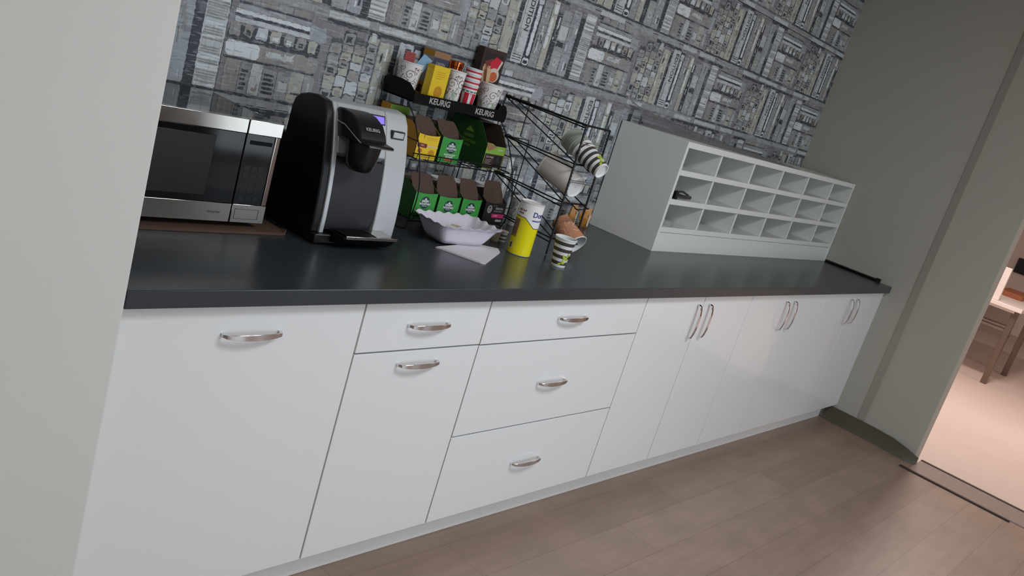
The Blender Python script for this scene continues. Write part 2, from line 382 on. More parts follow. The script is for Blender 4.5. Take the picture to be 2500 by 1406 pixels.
    for k in range(-3, 5):
        zs = 1.50+k*.3135
        if zs < .5 or zs > CH: continue
        shape(-.1, L+.1, zs-.016, zs+.012, (150, 152, 154), 2, jit=.0015); 
        xx = 0
        while xx < L:
            wd = R.uniform(.08, .3)
            if R.random() < .8: shape(xx, xx+wd, zs+.010, zs+.018, DK, 3, jit=.002)
            if R.random() < .6: shape(xx, xx+wd*.7, zs-.006, zs-.002, DK, 3, jit=.0012)
            shape(xx, xx+wd, zs-.030, zs-.016, R.choice([DK, BR, MV, DK]), 1, jit=.003)
            shape(xx, xx+wd*.8, zs-.012, zs+.006, R.choice([LT, BL, MD, LT]), 3, jit=.002)
            xx += wd
        off = 1.092 if k % 2 == 0 else .557
        st = R.getstate(); 
        for n in range(-2, 5):
            R.seed(77)                                               # the drawing repeats exactly
            x = off+n*P
            if x > L or x+P < 0: continue
            shape(x+.30, x+.36, zs+.02, zs+.28, MV, 1, jit=.008)
            stack(x, zs); blobs(x+.345, zs); tall(x+.535, zs)
        R.setstate(st)
    me = bpy.data.meshes.new('wall_back'); me.from_pydata(V, [], Fc); me.update()
    ca = me.color_attributes.new('tone', 'FLOAT_COLOR', 'CORNER'); fl = []
    for c, q in zip(Cc, Fc): fl += [c[0], c[1], c[2], 1]*len(q)
    ca.data.foreach_set('color', fl)
    m = bpy.data.materials.new('bookshelf_wallpaper'); m.use_nodes = True; N = m.node_tree; K = N.links
    bs = N.nodes['Principled BSDF']; bs.inputs['Roughness'].default_value = .6
    at = N.nodes.new('ShaderNodeAttribute'); at.attribute_name = 'tone'
    tc = N.nodes.new('ShaderNodeTexCoord'); prev = at.outputs['Color']
    for sc, th, col, amt in (((22, 22, 190), .60, (212, 218, 220), .28), ((20, 20, 170), .61, (58, 64, 72), .38), ((150, 150, 20), .62, (60, 64, 70), .2), ((110, 110, 14), .63, (216, 220, 222), .12), ((10, 10, 14), .62, (182, 190, 196), .22)):
        mp = N.nodes.new('ShaderNodeMapping'); mp.inputs['Scale'].default_value = sc; mp.inputs['Location'].default_value = (sc[0], 3, th*9); K.new(tc.outputs['Object'], mp.inputs['Vector'])
        n = N.nodes.new('ShaderNodeTexNoise'); n.inputs['Scale'].default_value = 1; n.inputs['Detail'].default_value = 3; K.new(mp.outputs[0], n.inputs['Vector'])
        rp = N.nodes.new('ShaderNodeMapRange'); rp.inputs['From Min'].default_value = th-.03; rp.inputs['From Max'].default_value = th+.03; rp.inputs['To Max'].default_value = amt
        K.new(n.outputs['Fac'], rp.inputs['Value'])
        mx = N.nodes.new('ShaderNodeMixRGB'); K.new(rp.outputs[0], mx.inputs[0]); K.new(prev, mx.inputs[1]); mx.inputs[2].default_value = lin(col)+(1,); prev = mx.outputs[0]
    K.new(prev, bs.inputs['Base Color']); me.materials.append(m)
    o = bpy.data.objects.new('wall_back', me); COL.objects.link(o); o['kind'] = 'structure'
    return o
wallpaper()
b = MB().box(-.004, L+.12, D+.003, D+.1, 0, CH, m_wall); b.build('wall_back_core', smooth=False, kind='structure')

# ================================================================ BASE CABINETS
ZT, ZB = .871, .112
def handle(parent, cx, cz, vert=False, ln=.150):
    """bowed flat chrome strap"""
    prof = [(-.5, 0), (-.5, .009), (-.46, .0185), (-.36, .0235), (-.2, .0275), (0, .029), (.2, .0275), (.36, .0235), (.46, .0185), (.5, .009), (.5, 0)]
    P = [(a*ln, d) for a, d in prof]; n = len(P); t = .0035; vs = []; F = []; hw = .0085 if vert else .0076
    for i, (a, d) in enumerate(P):
        a2 = a*(1-.06) if abs(a) > .4*ln else a; d2 = max(0, d-t)
        if i in (0, n-1): a2 = a-math.copysign(.006, a)
        if i in (1, n-2): a2 = a-math.copysign(.006, a); d2 = .003
        wv = hw*(1-(.25 if vert else .5)*(2*a/ln)**2)
        for (aa, dd, ww) in ((a, d, -wv), (a, d, wv), (a2, d2, wv), (a2, d2, -wv)):
            vs.append((cx+ww, -dd, cz+aa) if vert else (cx+aa, -dd, cz+ww))
    for i in range(n-1):
        for k in range(4): F.append((i*4+k, i*4+(k+1) % 4, i*4+4+(k+1) % 4, i*4+4+k))
    b = MB().add(vs, F, m_chrome); return b.build('handle', parent, bevel=.0008, ang=25)
G = .0024
def front(name, root, x0, x1, z0, z1, hx, hz, vert=False, off=0):
    b = MB().box(x0+G, x1-G, 0+off, .019+off, z0+G, z1-G, m_door); d = b.build(name, root, bevel=.0012)
    handle(d, hx, hz, vert); return d
def cabinet(x0, x1, label):
    root = thing('base_cabinet', label, 'cabinet', (0, 0, 0))
    root.location = ((x0+x1)/2, .38, ZB)
    b = MB(); t = .018
    b.box(x0+.0008, x0+t, .021, D-.02, ZB, ZT, m_carc); b.box(x1-t, x1-.0008, .021, D-.02, ZB, ZT, m_carc)
    b.box(x0+t, x1-t, .021, D-.02, ZB, ZB+t, m_carc); b.box(x0+t, x1-t, .021, D-.02, ZT-t, ZT, m_carc); b.box(x0+t, x1-t, D-.03, D-.02, ZB+t, ZT-t, m_carc)
    b.build('body', root, smooth=False)
    return root
X = [0, .62, 1.085, 1.935, 2.375, 2.81, 3.24, 3.683, 4.113, 4.545]
roots = []
c = cabinet(X[0], X[1], 'wide white gloss cabinet with one full-height front, far left beside the partition wall'); roots.append(c)
front('door', c, X[0], X[1], ZB, ZT, .310, .797)
c = cabinet(X[1], X[2], 'narrow white cabinet with one drawer over a tall front, left of the three-drawer unit'); roots.append(c)
front('drawer', c, X[1], X[2], .7235, ZT, .852, .799); front('door', c, X[1], X[2], ZB, .7235, .850, .685)
c = cabinet(X[2], X[3], 'wide white cabinet with three stacked drawers'); roots.append(c)
front('drawer', c, X[2], X[3], .7215, ZT, 1.500, .800); front('drawer', c, X[2], X[3], .4145, .7215, 1.500, .568); front('drawer', c, X[2], X[3], ZB, .4145, 1.496, .268)
for i, lab in ((3, 'white two-door cabinet directly right of the three-drawer unit'), (5, 'middle one of the three white two-door cabinets'), (7, 'white two-door cabinet at the right end against the greige wall')):
    c = cabinet(X[i], X[i+2], lab); roots.append(c); s = X[i+1]
    front('door', c, X[i], s, ZB, ZT, s-.046, .757, True); front('door', c, s, X[i+2], ZB, ZT, s+.048, .757, True)
bpy.context.view_layer.update()
def fix_root(root):
    """children were modelled in room coordinates: keep them there"""
    inv = root.matrix_basis.inverted()
    for ch in root.children: ch.matrix_parent_inverse = inv
for c in roots: fix_root(c)
b = MB().box(X[9]+G, L-.001, .001, .019, ZB, ZT, m_door); tag(b.build('filler_strip', bevel=.001), 'narrow white filler strip between the last cabinet door and the right wall', 'filler strip')
b = MB().box(.002, L-.022, .072, .088, 0, .108, m_kick); tag(b.build('plinth_board', bevel=.001), 'long white recessed toe-kick board under the cabinets', 'toe kick')
b = MB().box(.0, L-.002, -.028, D-.003, .8725, ZC, m_counter); tag(b.build('countertop', bevel=.002), 'long dark charcoal worktop running over all the white cabinets', 'countertop')

# ================================================================ MAIL SORTER
root = thing('mail_sorter', 'pale grey pigeonhole mail sorter with eighteen compartments on the right of the worktop', 'mail sorter', (3.56, .59, ZC))
sx0, sx1, sy0, sy1, st = 2.535, 4.595, .405, .770, .018
zt = 1.414
for x in (sx0, sx1-st):
    MB().box(x, x+st, sy0, sy1, ZC, zt, {'*': m_sort}).build('side_panel', root, bevel=.001)
MB().box(sx0+st, sx1-st, sy0, sy1, zt-.026, zt, m_sort).build('top_panel', root, bevel=.001)
MB().box(sx0+st, sx1-st, sy1-.006, sy1, ZC, zt-.026, m_sort).build('back_panel', root, smooth=False)
MB().box(sx0+st, sx1-st, sy0+.003, sy0+.018, ZC, 1.001, m_sort).build('base_panel', root, bevel=.001)
for z in (1.003, 1.132, 1.265): MB().box(sx0+st, sx1-st, sy0, sy1-.006, z, z+.024, m_sort).build('shelf', root, bevel=.001)
for x in (2.872, 3.218, 3.561, 3.900, 4.268):
    b = MB()
    for za, zb in ((1.027, 1.132), (1.156, 1.265), (1.289, zt-.026)): b.box(x-.007, x+.007, sy0+.004, sy1-.006, za, zb, m_sort)
    b.build('divider', root, bevel=.0008)
bpy.context.view_layer.update(); fix_root(root)
# things in the sorter
b = MB(); b.tube([(2.600, .424, 1.176), (2.68, .434, 1.170), (2.79, .452, 1.166)], .0085, m_blackpl); b.tube([(2.61, .424, 1.190), (2.69, .440, 1.190), (2.80, .470, 1.172)], .005, m_grill); b.box(2.596, 2.616, .414, .432, 1.1565, 1.192, m_blackpl)
tag(b.build('hole_punch', bevel=.001), 'small black metal tool lying in the left compartment of the middle row', 'office tool')
b = MB(); b.lathe([(.018, 0), (.034, 0), (.036, .006), (.034, .018), (.018, .018), (.018, 0)], m_clear, 24); 
o = b.build('tape_roll'); o.location = (2.655, .452, 1.0275); tag(o, 'small pale roll lying in the bottom left compartment', 'tape')
# crumpled clear tray on top
root = None
b = MB(); nx, ny = 44, 10; vs = []; F = []
R = random.Random(3)
for i in range(nx+1):
    t = i/nx
    for j in range(ny+1):
        q = j/ny
        x = 2.60+t*1.16; back = .762; frn = .700-.29*min(1, t*1.3)
        y = back+(frn-back)*q
        arch = math.sin(PI*q)**.6
        z = 1.4155+(.082*(1-t)**1.6*(1-q)**.7+.010*arch*(1-t*.6))+.004*math.sin(t*23+q*5)*(1-abs(2*q-1))+.003*math.sin(t*61)*q*(1-q)*4
        if i == 0: z += .012*(1-q)
        vs.append((x-.07*(1-t)*(1-q), y, max(z, 1.4155)))
for i in range(nx):
    for j in range(ny): F.append((i*(ny+1)+j, (i+1)*(ny+1)+j, (i+1)*(ny+1)+j+1, i*(ny+1)+j+1))
b.add(vs, F, m_film); o = b.build('plastic_sheet', ang=80); sm = o.modifiers.new('thick', 'SOLIDIFY'); sm.thickness = .0012; sm.offset = 1
tag(o, 'crumpled clear plastic sheet lying along the top of the mail sorter', 'plastic sheet')
b = MB(); b.tube([(L-.012, .398, ZC+.008), (L-.012, .25, ZC+.008), (L-.014, .06, ZC+.008)], .0075, m_wire); b.box(L-.024, L-.004, .045, .07, ZC+.0003, ZC+.021, m_wire)
tag(b.build('edging_bar'), 'thin black bar lying on the worktop along the right wall', 'bar')

# ================================================================ MICROWAVE
b = MB(); P = [(-.0, .350), (.25, .345), (.52, .350), (.585, .352), (.597, .358), (.60, .40), (.60, .74), (.0, .74)]
n = len(P); vs = [(p[0], p[1], ZC+.0006) for p in P]+[(p[0], p[1], ZC+.0046+(.012 if i == 4 else .003 if i in (3, 5) else 0)) for i, p in enumerate(P)]
b.add(vs, [tuple(range(n))[::-1], tuple(range(n, 2*n))]+[(i, (i+1) % n, n+(i+1) % n, n+i) for i in range(n)], m_card)
tag(b.build('cardboard_sheet', smooth=False), 'flat brown cardboard sheet with a lifted corner under the microwave', 'cardboard')
mx0, mx1, my0, my1, mz0, mz1 = .035, .531, .375, .755, .931, 1.203
root = thing('microwave_oven', 'stainless steel microwave with black glass door on brown cardboard by the left wall', 'microwave', (.28, .56, ZC+.005))
b = MB().box(mx0, mx1-.003, my0+.022, my1, mz0, mz1-.002, m_blackgl); b.build('housing', root, bevel=.006)
sx = .432
b = MB(); b.box(mx0, sx-.0015, my0, my0+.022, mz1-.036, mz1, m_steel); b.box(mx0, sx-.0015, my0, my0+.022, mz0+.003, mz0+.052, m_steel); b.box(mx0, mx0+.02, my0, my0+.022, mz0+.052, mz1-.036, m_steel)
b.box(mx0+.02, sx-.0015, my0+.002, my0+.022, mz0+.052, mz1-.036, m_blackgl)
d = b.build('door', root, bevel=.0012)
b = MB(); b.box(mx0+.05, .352, my0+.0005, my0+.0022, mz0+.068, mz1-.052, m_blackpl); b.build('window', d, bevel=.001)
b = MB(); text_on(b, 'Inverter', .011, .385, mz0+.028, my0-.0004, m_darkink); b.build('lettering', d, smooth=False)
b = MB(); b.box(sx+.0015, mx1, my0, my0+.022, mz1-.036, mz1, m_steel); b.box(sx+.0015, mx1, my0, my0+.022, mz0+.003, mz0+.052, m_steel); b.box(mx1-.016, mx1-.012, my0-.001, my0+.022, mz0+.052, mz1-.036, m_steel); b.box(mx1-.012, mx1, my0+.003, my0+.022, mz0+.052, mz1-.036, m_steelb)
b.box(sx+.0015, mx1-.016, my0+.002, my0+.022, mz0+.052, mz1-.036, m_blackgl)
cp = b.build('control_panel', root, bevel=.0012)
b = MB()
for rr in range(5):
    for cc in range(3): b.box(sx+.012+cc*.021, sx+.027+cc*.021, my0+.0014, my0+.0022, mz0+.062+rr*.020, mz0+.074+rr*.020, m_blackpl)
b.build('keypad', cp)
b = MB(); b.box(sx+.014, mx1-.022, my0+.0006, my0+.0022, mz1-.062, mz1-.052, m_blackm); b.build('display', cp)
b = MB(); q0, q1, z0, z1 = .442, .511, mz0+.013, mz0+.040
for a in ((q0, q1, z0, z0+.001), (q0, q1, z1-.001, z1), (q0, q0+.001, z0, z1), (q1-.001, q1, z0, z1)): b.box(a[0], a[1], my0-.0006, my0, a[2], a[3], m_darkink)
b.build('door_button', cp, smooth=False)
for x in (mx0+.04, mx1-.05):
    for y in (my0+.05, my1-.05): MB().lathe([(.0, ZC+.0048), (.012, ZC+.0048), (.014, mz0), (0, mz0)], m_blackpl, 16, (x, y)).build('foot', root)
bpy.context.view_layer.update(); fix_root(root)

# ================================================================ COFFEE MAKER
kx0, kx1 = .632, .917
root = thing('coffee_maker', 'tall black and silver single-serve coffee maker between the microwave and the pod rack', 'coffee maker', (.78, .46, ZC))
def kprof(dy=0):   # (y, z) front curve going down
    return [(.372+dy, 1.288), (.352+dy, 1.262), (.335+dy, 1.215), (.320+dy, 1.165), (.309+dy, 1.11), (.302+dy, 1.05), (.298+dy, .99), (.298+dy, .944)]
back = [(.50, .944), (.50, 1.25), (.47, 1.285), (.42, 1.296)]
kb = [(.64, .944), (.64, 1.135), (.60, 1.16), (.515, 1.165), (.512, 1.235), (.505, 1.262), (.485, 1.279), (.45, 1.289), (.41, 1.294)]  # low back step fills the gap beside the microwave, shape standing in for shadow
# black tank side at the left
b = MB(); b.prism(kprof(.004)+kb, kx0, .656, 'x', m_blackpl); b.build('water_tank', root, bevel=.004)
# silver frame: left trim, top, right panel
b = MB(); b.prism(kprof(0)+[(.511, .944), (.511, 1.235), (.503, 1.260), (.483, 1.277), (.45, 1.287), (.41, 1.292)], .6565, .670, 'x', m_silver)
b.prism(kprof(0)[:4]+[(.335, 1.150), (.45, 1.150), (.510, 1.16), (.510, 1.235), (.503, 1.260), (.483, 1.277), (.45, 1.287), (.41, 1.292)], .670, .836, 'x', m_silver); b.build('silver_frame', root, bevel=.002)
b = MB(); b.prism(kprof(0)+kb, .8375, kx1, 'x', m_silver); rp = b.build('side_panel', root, bevel=.003)
b = MB(); b.box(.853, .899, .334, .350, 1.2215, 1.2445, m_grill); b.box(.857, .895, .3325, .335, 1.225, 1.241, m_silver); bb = b.build('badge', rp, bevel=.003)
# recess
b = MB(); b.prism([(.315, 1.149), (.322, 1.149), (.49, 1.149), (.49, .95), (.315, .95), (.305, .99), (.308, 1.05)], .670, .8365, 'x', m_grill); b.build('splash_panel', root)
# base and drip tray
b = MB(); b.box(kx0+.004, kx1-.002, .285, .64, .918, .944, m_blackpl); b.build('base', root, bevel=.003)
b = MB(); b.prism([(.300, .946), (.300, .956), (.232, .955), (.232, .950), (.255, .930), (.300, .922)], .690, .875, 'x', m_blackm)
dt = b.build('drip_tray', root, bevel=.001)
b = MB(); b.box(.696, .876, .2275, .2325, .951, .9600, m_steel); b.build('tray_lip', dt, bevel=.001)
b = MB(); b.box(.698, .800, .236, .296, .9582, .9596, m_blackm); b.box(.806, .872, .236, .296, .9582, .9596, m_steel); b.build('tray_plate', dt, bevel=.0004)
for x in (.66, .90):
    for y in (.31, .60): MB().lathe([(0, ZC+.0003), (.011, ZC+.0003), (.013, .918), (0, .918)], m_blackm, 16, (x, y)).build('foot', root)
# brew head
b = MB(); hp = [(.36, 1.279), (.335, 1.281), (.30, 1.277), (.265, 1.262), (.245, 1.240), (.235, 1.222), (.200, 1.219), (.198, 1.211), (.228, 1.208), (.30, 1.206), (.36, 1.206)]
b.prism(hp, .668, .756, 'x', m_blackpl); hd = b.build('brew_head', root, bevel=.004)
b = MB(); b.lathe([(0, 1.132), (.028, 1.134), (.036, 1.142), (.041, 1.160), (.046, 1.209), (0, 1.209)], m_blackpl, 28, (.712, .270), sx=1.0, sy=1.05); b.build('pod_holder', hd)
b = MB(); b.tube([(.6665, .352, 1.246), (.6655, .31, 1.243), (.6655, .262, 1.226), (.6665, .232, 1.2145), (.676, .2265, 1.2135)], .0018, m_chrome); b.tube([(.672, .199, 1.2125), (.752, .199, 1.2125)], .0014, m_chrome); b.build('chrome_trim', hd)
b = MB(); v, F = text_geo('KEURIG', .0135, .0003)
d0 = Vector((.245, 1.240)); d1 = Vector((.265, 1.262)); dd = (d1-d0).normalized(); nn = Vector((-dd.y, dd.x))
b.add([(.712+p[0], .2535+p[1]*dd.x-.0006*1.0-.0032, 1.2455+p[1]*dd.y+.0036) for p in v], F, m_gcard); b.build('lettering', hd, smooth=False)
b = MB(); b.add([(.770, .3478, 1.253), (.824, .3478, 1.253), (.824, .356, 1.2765), (.770, .356, 1.2765), (.770, .3378, 1.253), (.824, .3378, 1.253), (.824, .349, 1.2775), (.770, .349, 1.2775)], [(0, 1, 2, 3), (4, 5, 6, 7), (0, 1, 5, 4), (1, 2, 6, 5), (2, 3, 7, 6), (3, 0, 4, 7)], m_blackpl); scn = b.build('screen', root, bevel=.001)
b = MB(); b.add([(.778, .3385, 1.2565), (.819, .3385, 1.2565), (.819, .3475, 1.2745), (.778, .3475, 1.2745)], [(0, 1, 2, 3)], m_lcd); 
for i in range(4): b.v[i] = (b.v[i][0], b.v[i][1]-.0012, b.v[i][2])
b.build('display', scn, smooth=False)
bpy.context.view_layer.update(); fix_root(root)

# ================================================================ POD RACK
rx0, rx1 = 1.115, 1.585
root = thing('pod_rack', 'black wire pod rack with a logo tray on top, right of the coffee maker', 'pod rack', (1.35, .60, ZC))
def bez(P, n=6):
    """smooth polyline through points (Catmull-Rom)"""
    P = [Vector(p) for p in P]; out = []
    for i in range(len(P)-1):
        a = P[max(i-1, 0)]; b_ = P[i]; c_ = P[i+1]; d_ = P[min(i+2, len(P)-1)]
        for k in range(n):
            t = k/n; out.append(.5*((2*b_)+(-a+c_)*t+(2*a-5*b_+4*c_-d_)*t*t+(-a+3*b_-3*c_+d_)*t**3))
    out.append(P[-1]); return out
wr = .0022
for x in (rx0+.005, rx1-.012):
    b = MB(); dx = .012 if x > 1.3 else 0
    b.tube(bez([(x-.012+dx*0, .600, 1.308), (x, .560, 1.262), (x+.004, .515, 1.192), (x+.004, .482, 1.127), (x+.004, .458, 1.055), (x+.004, .458, .990), (x+.004, .472, .945), (x+.004, .485, ZC+.0045), (x+.004, .60, ZC+.004), (x+.004, .74, ZC+.0045), (x+.004, .752, .95)]+[(x+.004, .752, z) for z in (1.1, 1.25, 1.335)]), wr, m_wire)
    b.tube([(x+.004, .752, .953), (x+.004, .472, .953)], wr, m_wire); b.tube([(x+.004, .752, 1.140), (x+.004, .505, 1.143)], wr, m_wire)
    b.tube([(x+.004, .752, 1.20), (x+.004, .52, 1.197)], wr*.8, m_wire)
    b.build('side_frame', root)
for z, y0, lip in ((1.138, .530, .018), (.950, .474, .016)):
    b = MB()
    b.tube([(rx0+.008, y0, z-.004), (rx1-.008, y0, z-.004)], wr, m_wire); b.tube([(rx0+.008, y0-.004, z+lip), (rx1-.008, y0-.004, z+lip)], wr, m_wire)
    b.tube([(rx0+.008, .752, z-.004), (rx1-.008, .752, z-.004)], wr, m_wire)
    for k in range(9):
        x = rx0+.03+k*(rx1-rx0-.06)/8; b.tube([(x, .752, z-.001), (x, y0, z-.001), (x, y0-.004, z+lip)], .0014, m_wire, 6)
    for q in range(1, 5): b.tube([(rx0+.008, y0+q*(.752-y0)/5, z-.004), (rx1-.008, y0+q*(.752-y0)/5, z-.004)], .0014, m_wire, 6)
    b.build('wire_shelf', root)
# top tray: shallow moulded tray with humped ends and a lettered header
tx0, tx1, ty0, ty1, tz = 1.130, 1.575, .600, .765, 1.306
b = MB(); b.box(tx0, tx1, ty0, ty1, tz, tz+.006, m_blackm); b.box(tx0, tx1, ty1-.004, ty1, tz, tz+.03, m_blackm)
tr = b.build('tray', root, bevel=.001)
b = MB(); b.prism([(tx0, tz-.002), (tx1, tz-.002), (tx1+.004, tz+.012), (tx1+.002, tz+.036), (tx1-.010, tz+.055), (tx1-.026, tz+.060), (tx1-.038, tz+.050), (tx1-.046, tz+.036), (tx0, tz+.032)], ty0-.004, ty0, 'y', m_blackm)
hdr = b.build('header', tr, bevel=.001)
for x in (tx0, tx1-.003):
    b = MB(); b.prism([(ty0, tz), (ty1, tz), (ty1, tz+.048), (ty1-.03, tz+.060), (ty1-.09, tz+.060), (ty0+.035, tz+.056), (ty0+.01, tz+.040), (ty0, tz+.032)], x, x+.003, 'x', m_blackm); b.build('tray_end', tr, bevel=.0008)
b = MB()
for cx in (1.245, 1.465): text_on(b, 'KEURIG', .0275, cx, tz+.0165, ty0-.0046, m_gcard, bold=.0007, sx=1.02); b.build('lettering', hdr, smooth=False); b = MB()
bpy.context.view_layer.update(); fix_root(root)
for ch in root.children:
    pass

# ---------------------------------------------------------------- opened pod cartons
def carton(label, x0, x1, y0, y1, z0, zl, ext, flap, side=None, group=None, lipcurve=.004):
    root = thing('pod_carton', label, 'carton', ((x0+x1)/2, (y0+y1)/2, z0), group)
    t = .0015; b = MB(); side = side or ext
    zb = zl+.028                                    # the sides climb towards the back
    n = 8; top = [(x0+(x1-x0)*k/n, zl-lipcurve*math.sin(PI*k/n)) for k in range(n+1)]
    b.prism([(x0, z0), (x1, z0)]+top[::-1], y0, y0+t, 'y', [ext, m_cardin]+[ext]*(n+3))
    for x in (x0, x1-t):
        P = [(y0, z0), (y1, z0), (y1, zb), (y0+.05, zb), (y0+.022, zl+.012), (y0, zl)]
        m_ = [side, m_cardin] if x == x0 else [m_cardin, side]
        b.prism(P, x, x+t, 'x', m_+[side]*6)
    b.box(x0, x1, y1-t, y1, z0, zb, {'*': side, '-y': m_cardin}); b.box(x0+t, x1-t, y0+t, y1-t, z0, z0+t, m_cardin)
    b.build('body', root, smooth=False)
    # torn-up flap standing inside the front
    fy, (fx0, fx1, fz), lean = y0+.012, flap, .035
    P = []
    def c2(a, b_, c_, n=7):
        for k in range(n): t_ = k/n; P.append(((1-t_)**2*a[0]+2*t_*(1-t_)*b_[0]+t_*t_*c_[0], (1-t_)**2*a[1]+2*t_*(1-t_)*b_[1]+t_*t_*c_[1]))
    zz = zl-.02
    P += [(x0+.003, zz), (x1-.003, zz)]; c2((x1-.003, zl), (x1-.002, zl+.03), (fx1, fz)); P.append((fx1, fz)); P.append((fx0, fz)); c2((fx0, fz), (x0-.002, zl+.035), (x0+.003, zl))
    vs = []; n = len(P)
    for q in (0, .0012):
        for p in P:
            h = max(0, (p[1]-zz)/(fz-zz)); vs.append((p[0], fy+q+lean*h**1.2, p[1]))
    b = MB().add(vs, [tuple(range(n))[::-1], tuple(range(n, 2*n))]+[(i, (i+1) % n, n+(i+1) % n, n+i) for i in range(n)], [m_cardin, side]+[m_cardin]*n)
    b.build('flap', root, smooth=False)
    return root
def mountain_badge(b, cx, cz, y, s=1):
    disc(b, cx, cz, y, .0205*s, .0205*s, m_badge)
    poly(b, [(cx-.006*s, cz+.010*s), (cx, cz+.0165*s), (cx+.006*s, cz+.010*s)], y-.0003, m_white)
    text_on(b, 'GREEN', .0105*s, cx, cz+.0045*s, y-.0003, m_white, .0004); text_on(b, 'MOUNTAIN', .0094*s, cx, cz-.0050*s, y-.0003, m_white, .0004, sx=.92)
    rect(b, cx-.011*s, cx+.011*s, cz-.0125*s, cz-.0112*s, y-.0003, m_white)
def finish(root):
    bpy.context.view_layer.update(); inv = root.matrix_basis.inverted()
    for ch in root.children: ch.matrix_parent_inverse = inv
yb_ = .485; zs1 = .9525
greens = [(1.141, 1.242, 1.042, (1.140, 1.222, 1.094), 'bright green open pod carton, leftmost on the bottom shelf of the pod rack'),
          (1.250, 1.354, 1.037, (1.268, 1.336, 1.098), 'bright green open pod carton, middle one of three on the bottom shelf of the rack'),
          (1.362, 1.459, 1.037, (1.374, 1.437, 1.096), 'bright green open pod carton beside the black carton on the bottom shelf')]
for x0, x1, zl, fl, lab in greens:
    c = carton(lab, x0, x1, yb_, yb_+.10, zs1, zl, m_green, fl, m_greend, 'green pod cartons on the bottom shelf')
    b = MB(); mountain_badge(b, (x0+x1)/2, zl-.034, yb_-.0006); text_on(b, 'BREAKFAST', .008, (x0+x1)/2, zl-.064, yb_-.0006, m_white); text_on(b, 'BLEND', .010, (x0+x1)/2, zl-.074, yb_-.0006, m_white, .0003)
    b.build('front_print', c, smooth=False); finish(c)
c = carton('black open pod carton with pink band and pale emblem on the bottom shelf', 1.480, 1.590, yb_, yb_+.10, zs1, 1.034, m_boxblk, (1.498, 1.572, 1.102), m_boxblk)
b = MB(); y = yb_-.0006
disc(b, 1.508, 1.008, y, .0125, .0145, m_gcard); disc(b, 1.508, 1.006, y-.0002, .0055, .007, m_boxblk); disc(b, 1.508, 1.0065, y-.0004, .0035, .005, m_gcard); poly(b, [(1.502, 1.013), (1.505, 1.020), (1.508, 1.015), (1.511, 1.020), (1.514, 1.013)], y-.0002, m_boxblk)
for k in (-1, 1):
    for q in range(3): rect(b, 1.508+k*.009-.0008, 1.508+k*.009+.0008, 1.000+q*.005, 1.003+q*.005, y-.0002, m_boxblk)
rect(b, 1.524, 1.544, 1.0215, 1.0225, y, m_grey); text_on(b, 'VERONA', .0105, 1.558, 1.012, y, m_gcard, .0002); text_on(b, 'DARK ROAST', .0075, 1.556, 1.002, y, m_gcard)
rect(b, 1.526, 1.590, .978, .992, y, m_pink); text_on(b, 'COFFEE', .006, 1.545, .985, y-.0003, m_white); rect(b, 1.552, 1.584, .962, .972, y, m_gcard)
b.build('front_print', c, smooth=False); finish(c)
ym = .540; zs2 = 1.1395
c = carton('yellow open tea carton at the left of the middle shelf of the pod rack', 1.140, 1.236, ym, ym+.15, zs2, 1.222, m_yellow, (1.150, 1.205, 1.272), m_amberc)
b = MB(); y = ym-.0006; rect(b, 1.140, 1.236, 1.181, 1.184, y, m_cream); poly(b, [(1.146, 1.178), (1.184, 1.176), (1.187, 1.183), (1.184, 1.190), (1.146, 1.192), (1.143, 1.185)], y-.0003, m_maroon); text_on(b, 'TEA', .009, 1.165, 1.184, y-.0006, m_cream)
poly(b, [(1.162, 1.221), (1.166, 1.205), (1.170, 1.218)], y, m_amberc); disc(b, 1.212, 1.163, y, .013, .010, m_amberc); disc(b, 1.160, 1.166, y, .010, .007, m_orange); rect(b, 1.178, 1.226, 1.210, 1.2115, y, m_amberc); rect(b, 1.178, 1.226, 1.204, 1.205, y, m_amberc)
b.build('front_print', c, smooth=False); finish(c)
c = carton('bright green open pod carton with orange strip on the middle shelf of the pod rack', 1.246, 1.343, ym, ym+.15, zs2, 1.225, m_green, (1.240, 1.320, 1.272), m_greend)
b = MB(); mountain_badge(b, 1.297, 1.192, ym-.0006); text_on(b, 'NANTUCKET', .0088, 1.297, 1.166, y, m_white, .0002); text_on(b, 'BLEND', .0108, 1.297, 1.157, y, m_white, .0004); rect(b, 1.277, 1.318, 1.145, 1.151, y, m_orange)
b.build('front_print', c, smooth=False); finish(c)
# lime box: plain tall green side wall facing the gap
c = thing('pod_carton', 'lime green and brown open pod carton with torn corner, right end of middle shelf', 'carton', (1.51, .62, zs2))
x0, x1, y0, y1, zl, zt_ = 1.462, 1.565, ym, ym+.20, 1.226, 1.292
b = MB(); t = .0015
b.prism([(x0, zs2), (x1, zs2), (x1, zl-.002), (x0+.045, zl-.002), (x0+.030, zl+.004), (x0, zl+.006)], y0, y0+t, 'y', [m_lime, m_cardin]+[m_lime]*6)
for x in (x0, x1-t):
    P = [(y0, zs2), (y1, zs2), (y1, zt_), (y0+.055, zt_), (y0+.030, zl+.038), (y0+.010, zl+.012), (y0, zl)]
    b.prism(P, x, x+t, 'x', ([m_greend, m_cardin] if x == x0 else [m_cardin, m_greend])+[m_greend]*7)
b.box(x0, x1, y1-t, y1, zs2, zt_, {'*': m_greend, '-y': m_cardin}); b.box(x0+t, x1-t, y0+t, y1-t, zs2, zs2+t, m_cardin); b.box(x0+t, x1-t, y0+.075, y1-t, zt_-t, zt_, {'*': m_cardin, 'z': m_greend})
b.build('body', c, smooth=False)
b = MB(); y = y0-.0006; rect(b, x0+.004, x1-.004, zs2+.002, 1.194, y, m_boxbrn); rect(b, x0+.056, x1-.012, zs2+.006, 1.190, y-.0003, m_boxblk); rect(b, x0+.058, x1-.018, zs2+.003, zs2+.008, y-.0005, m_gcard)
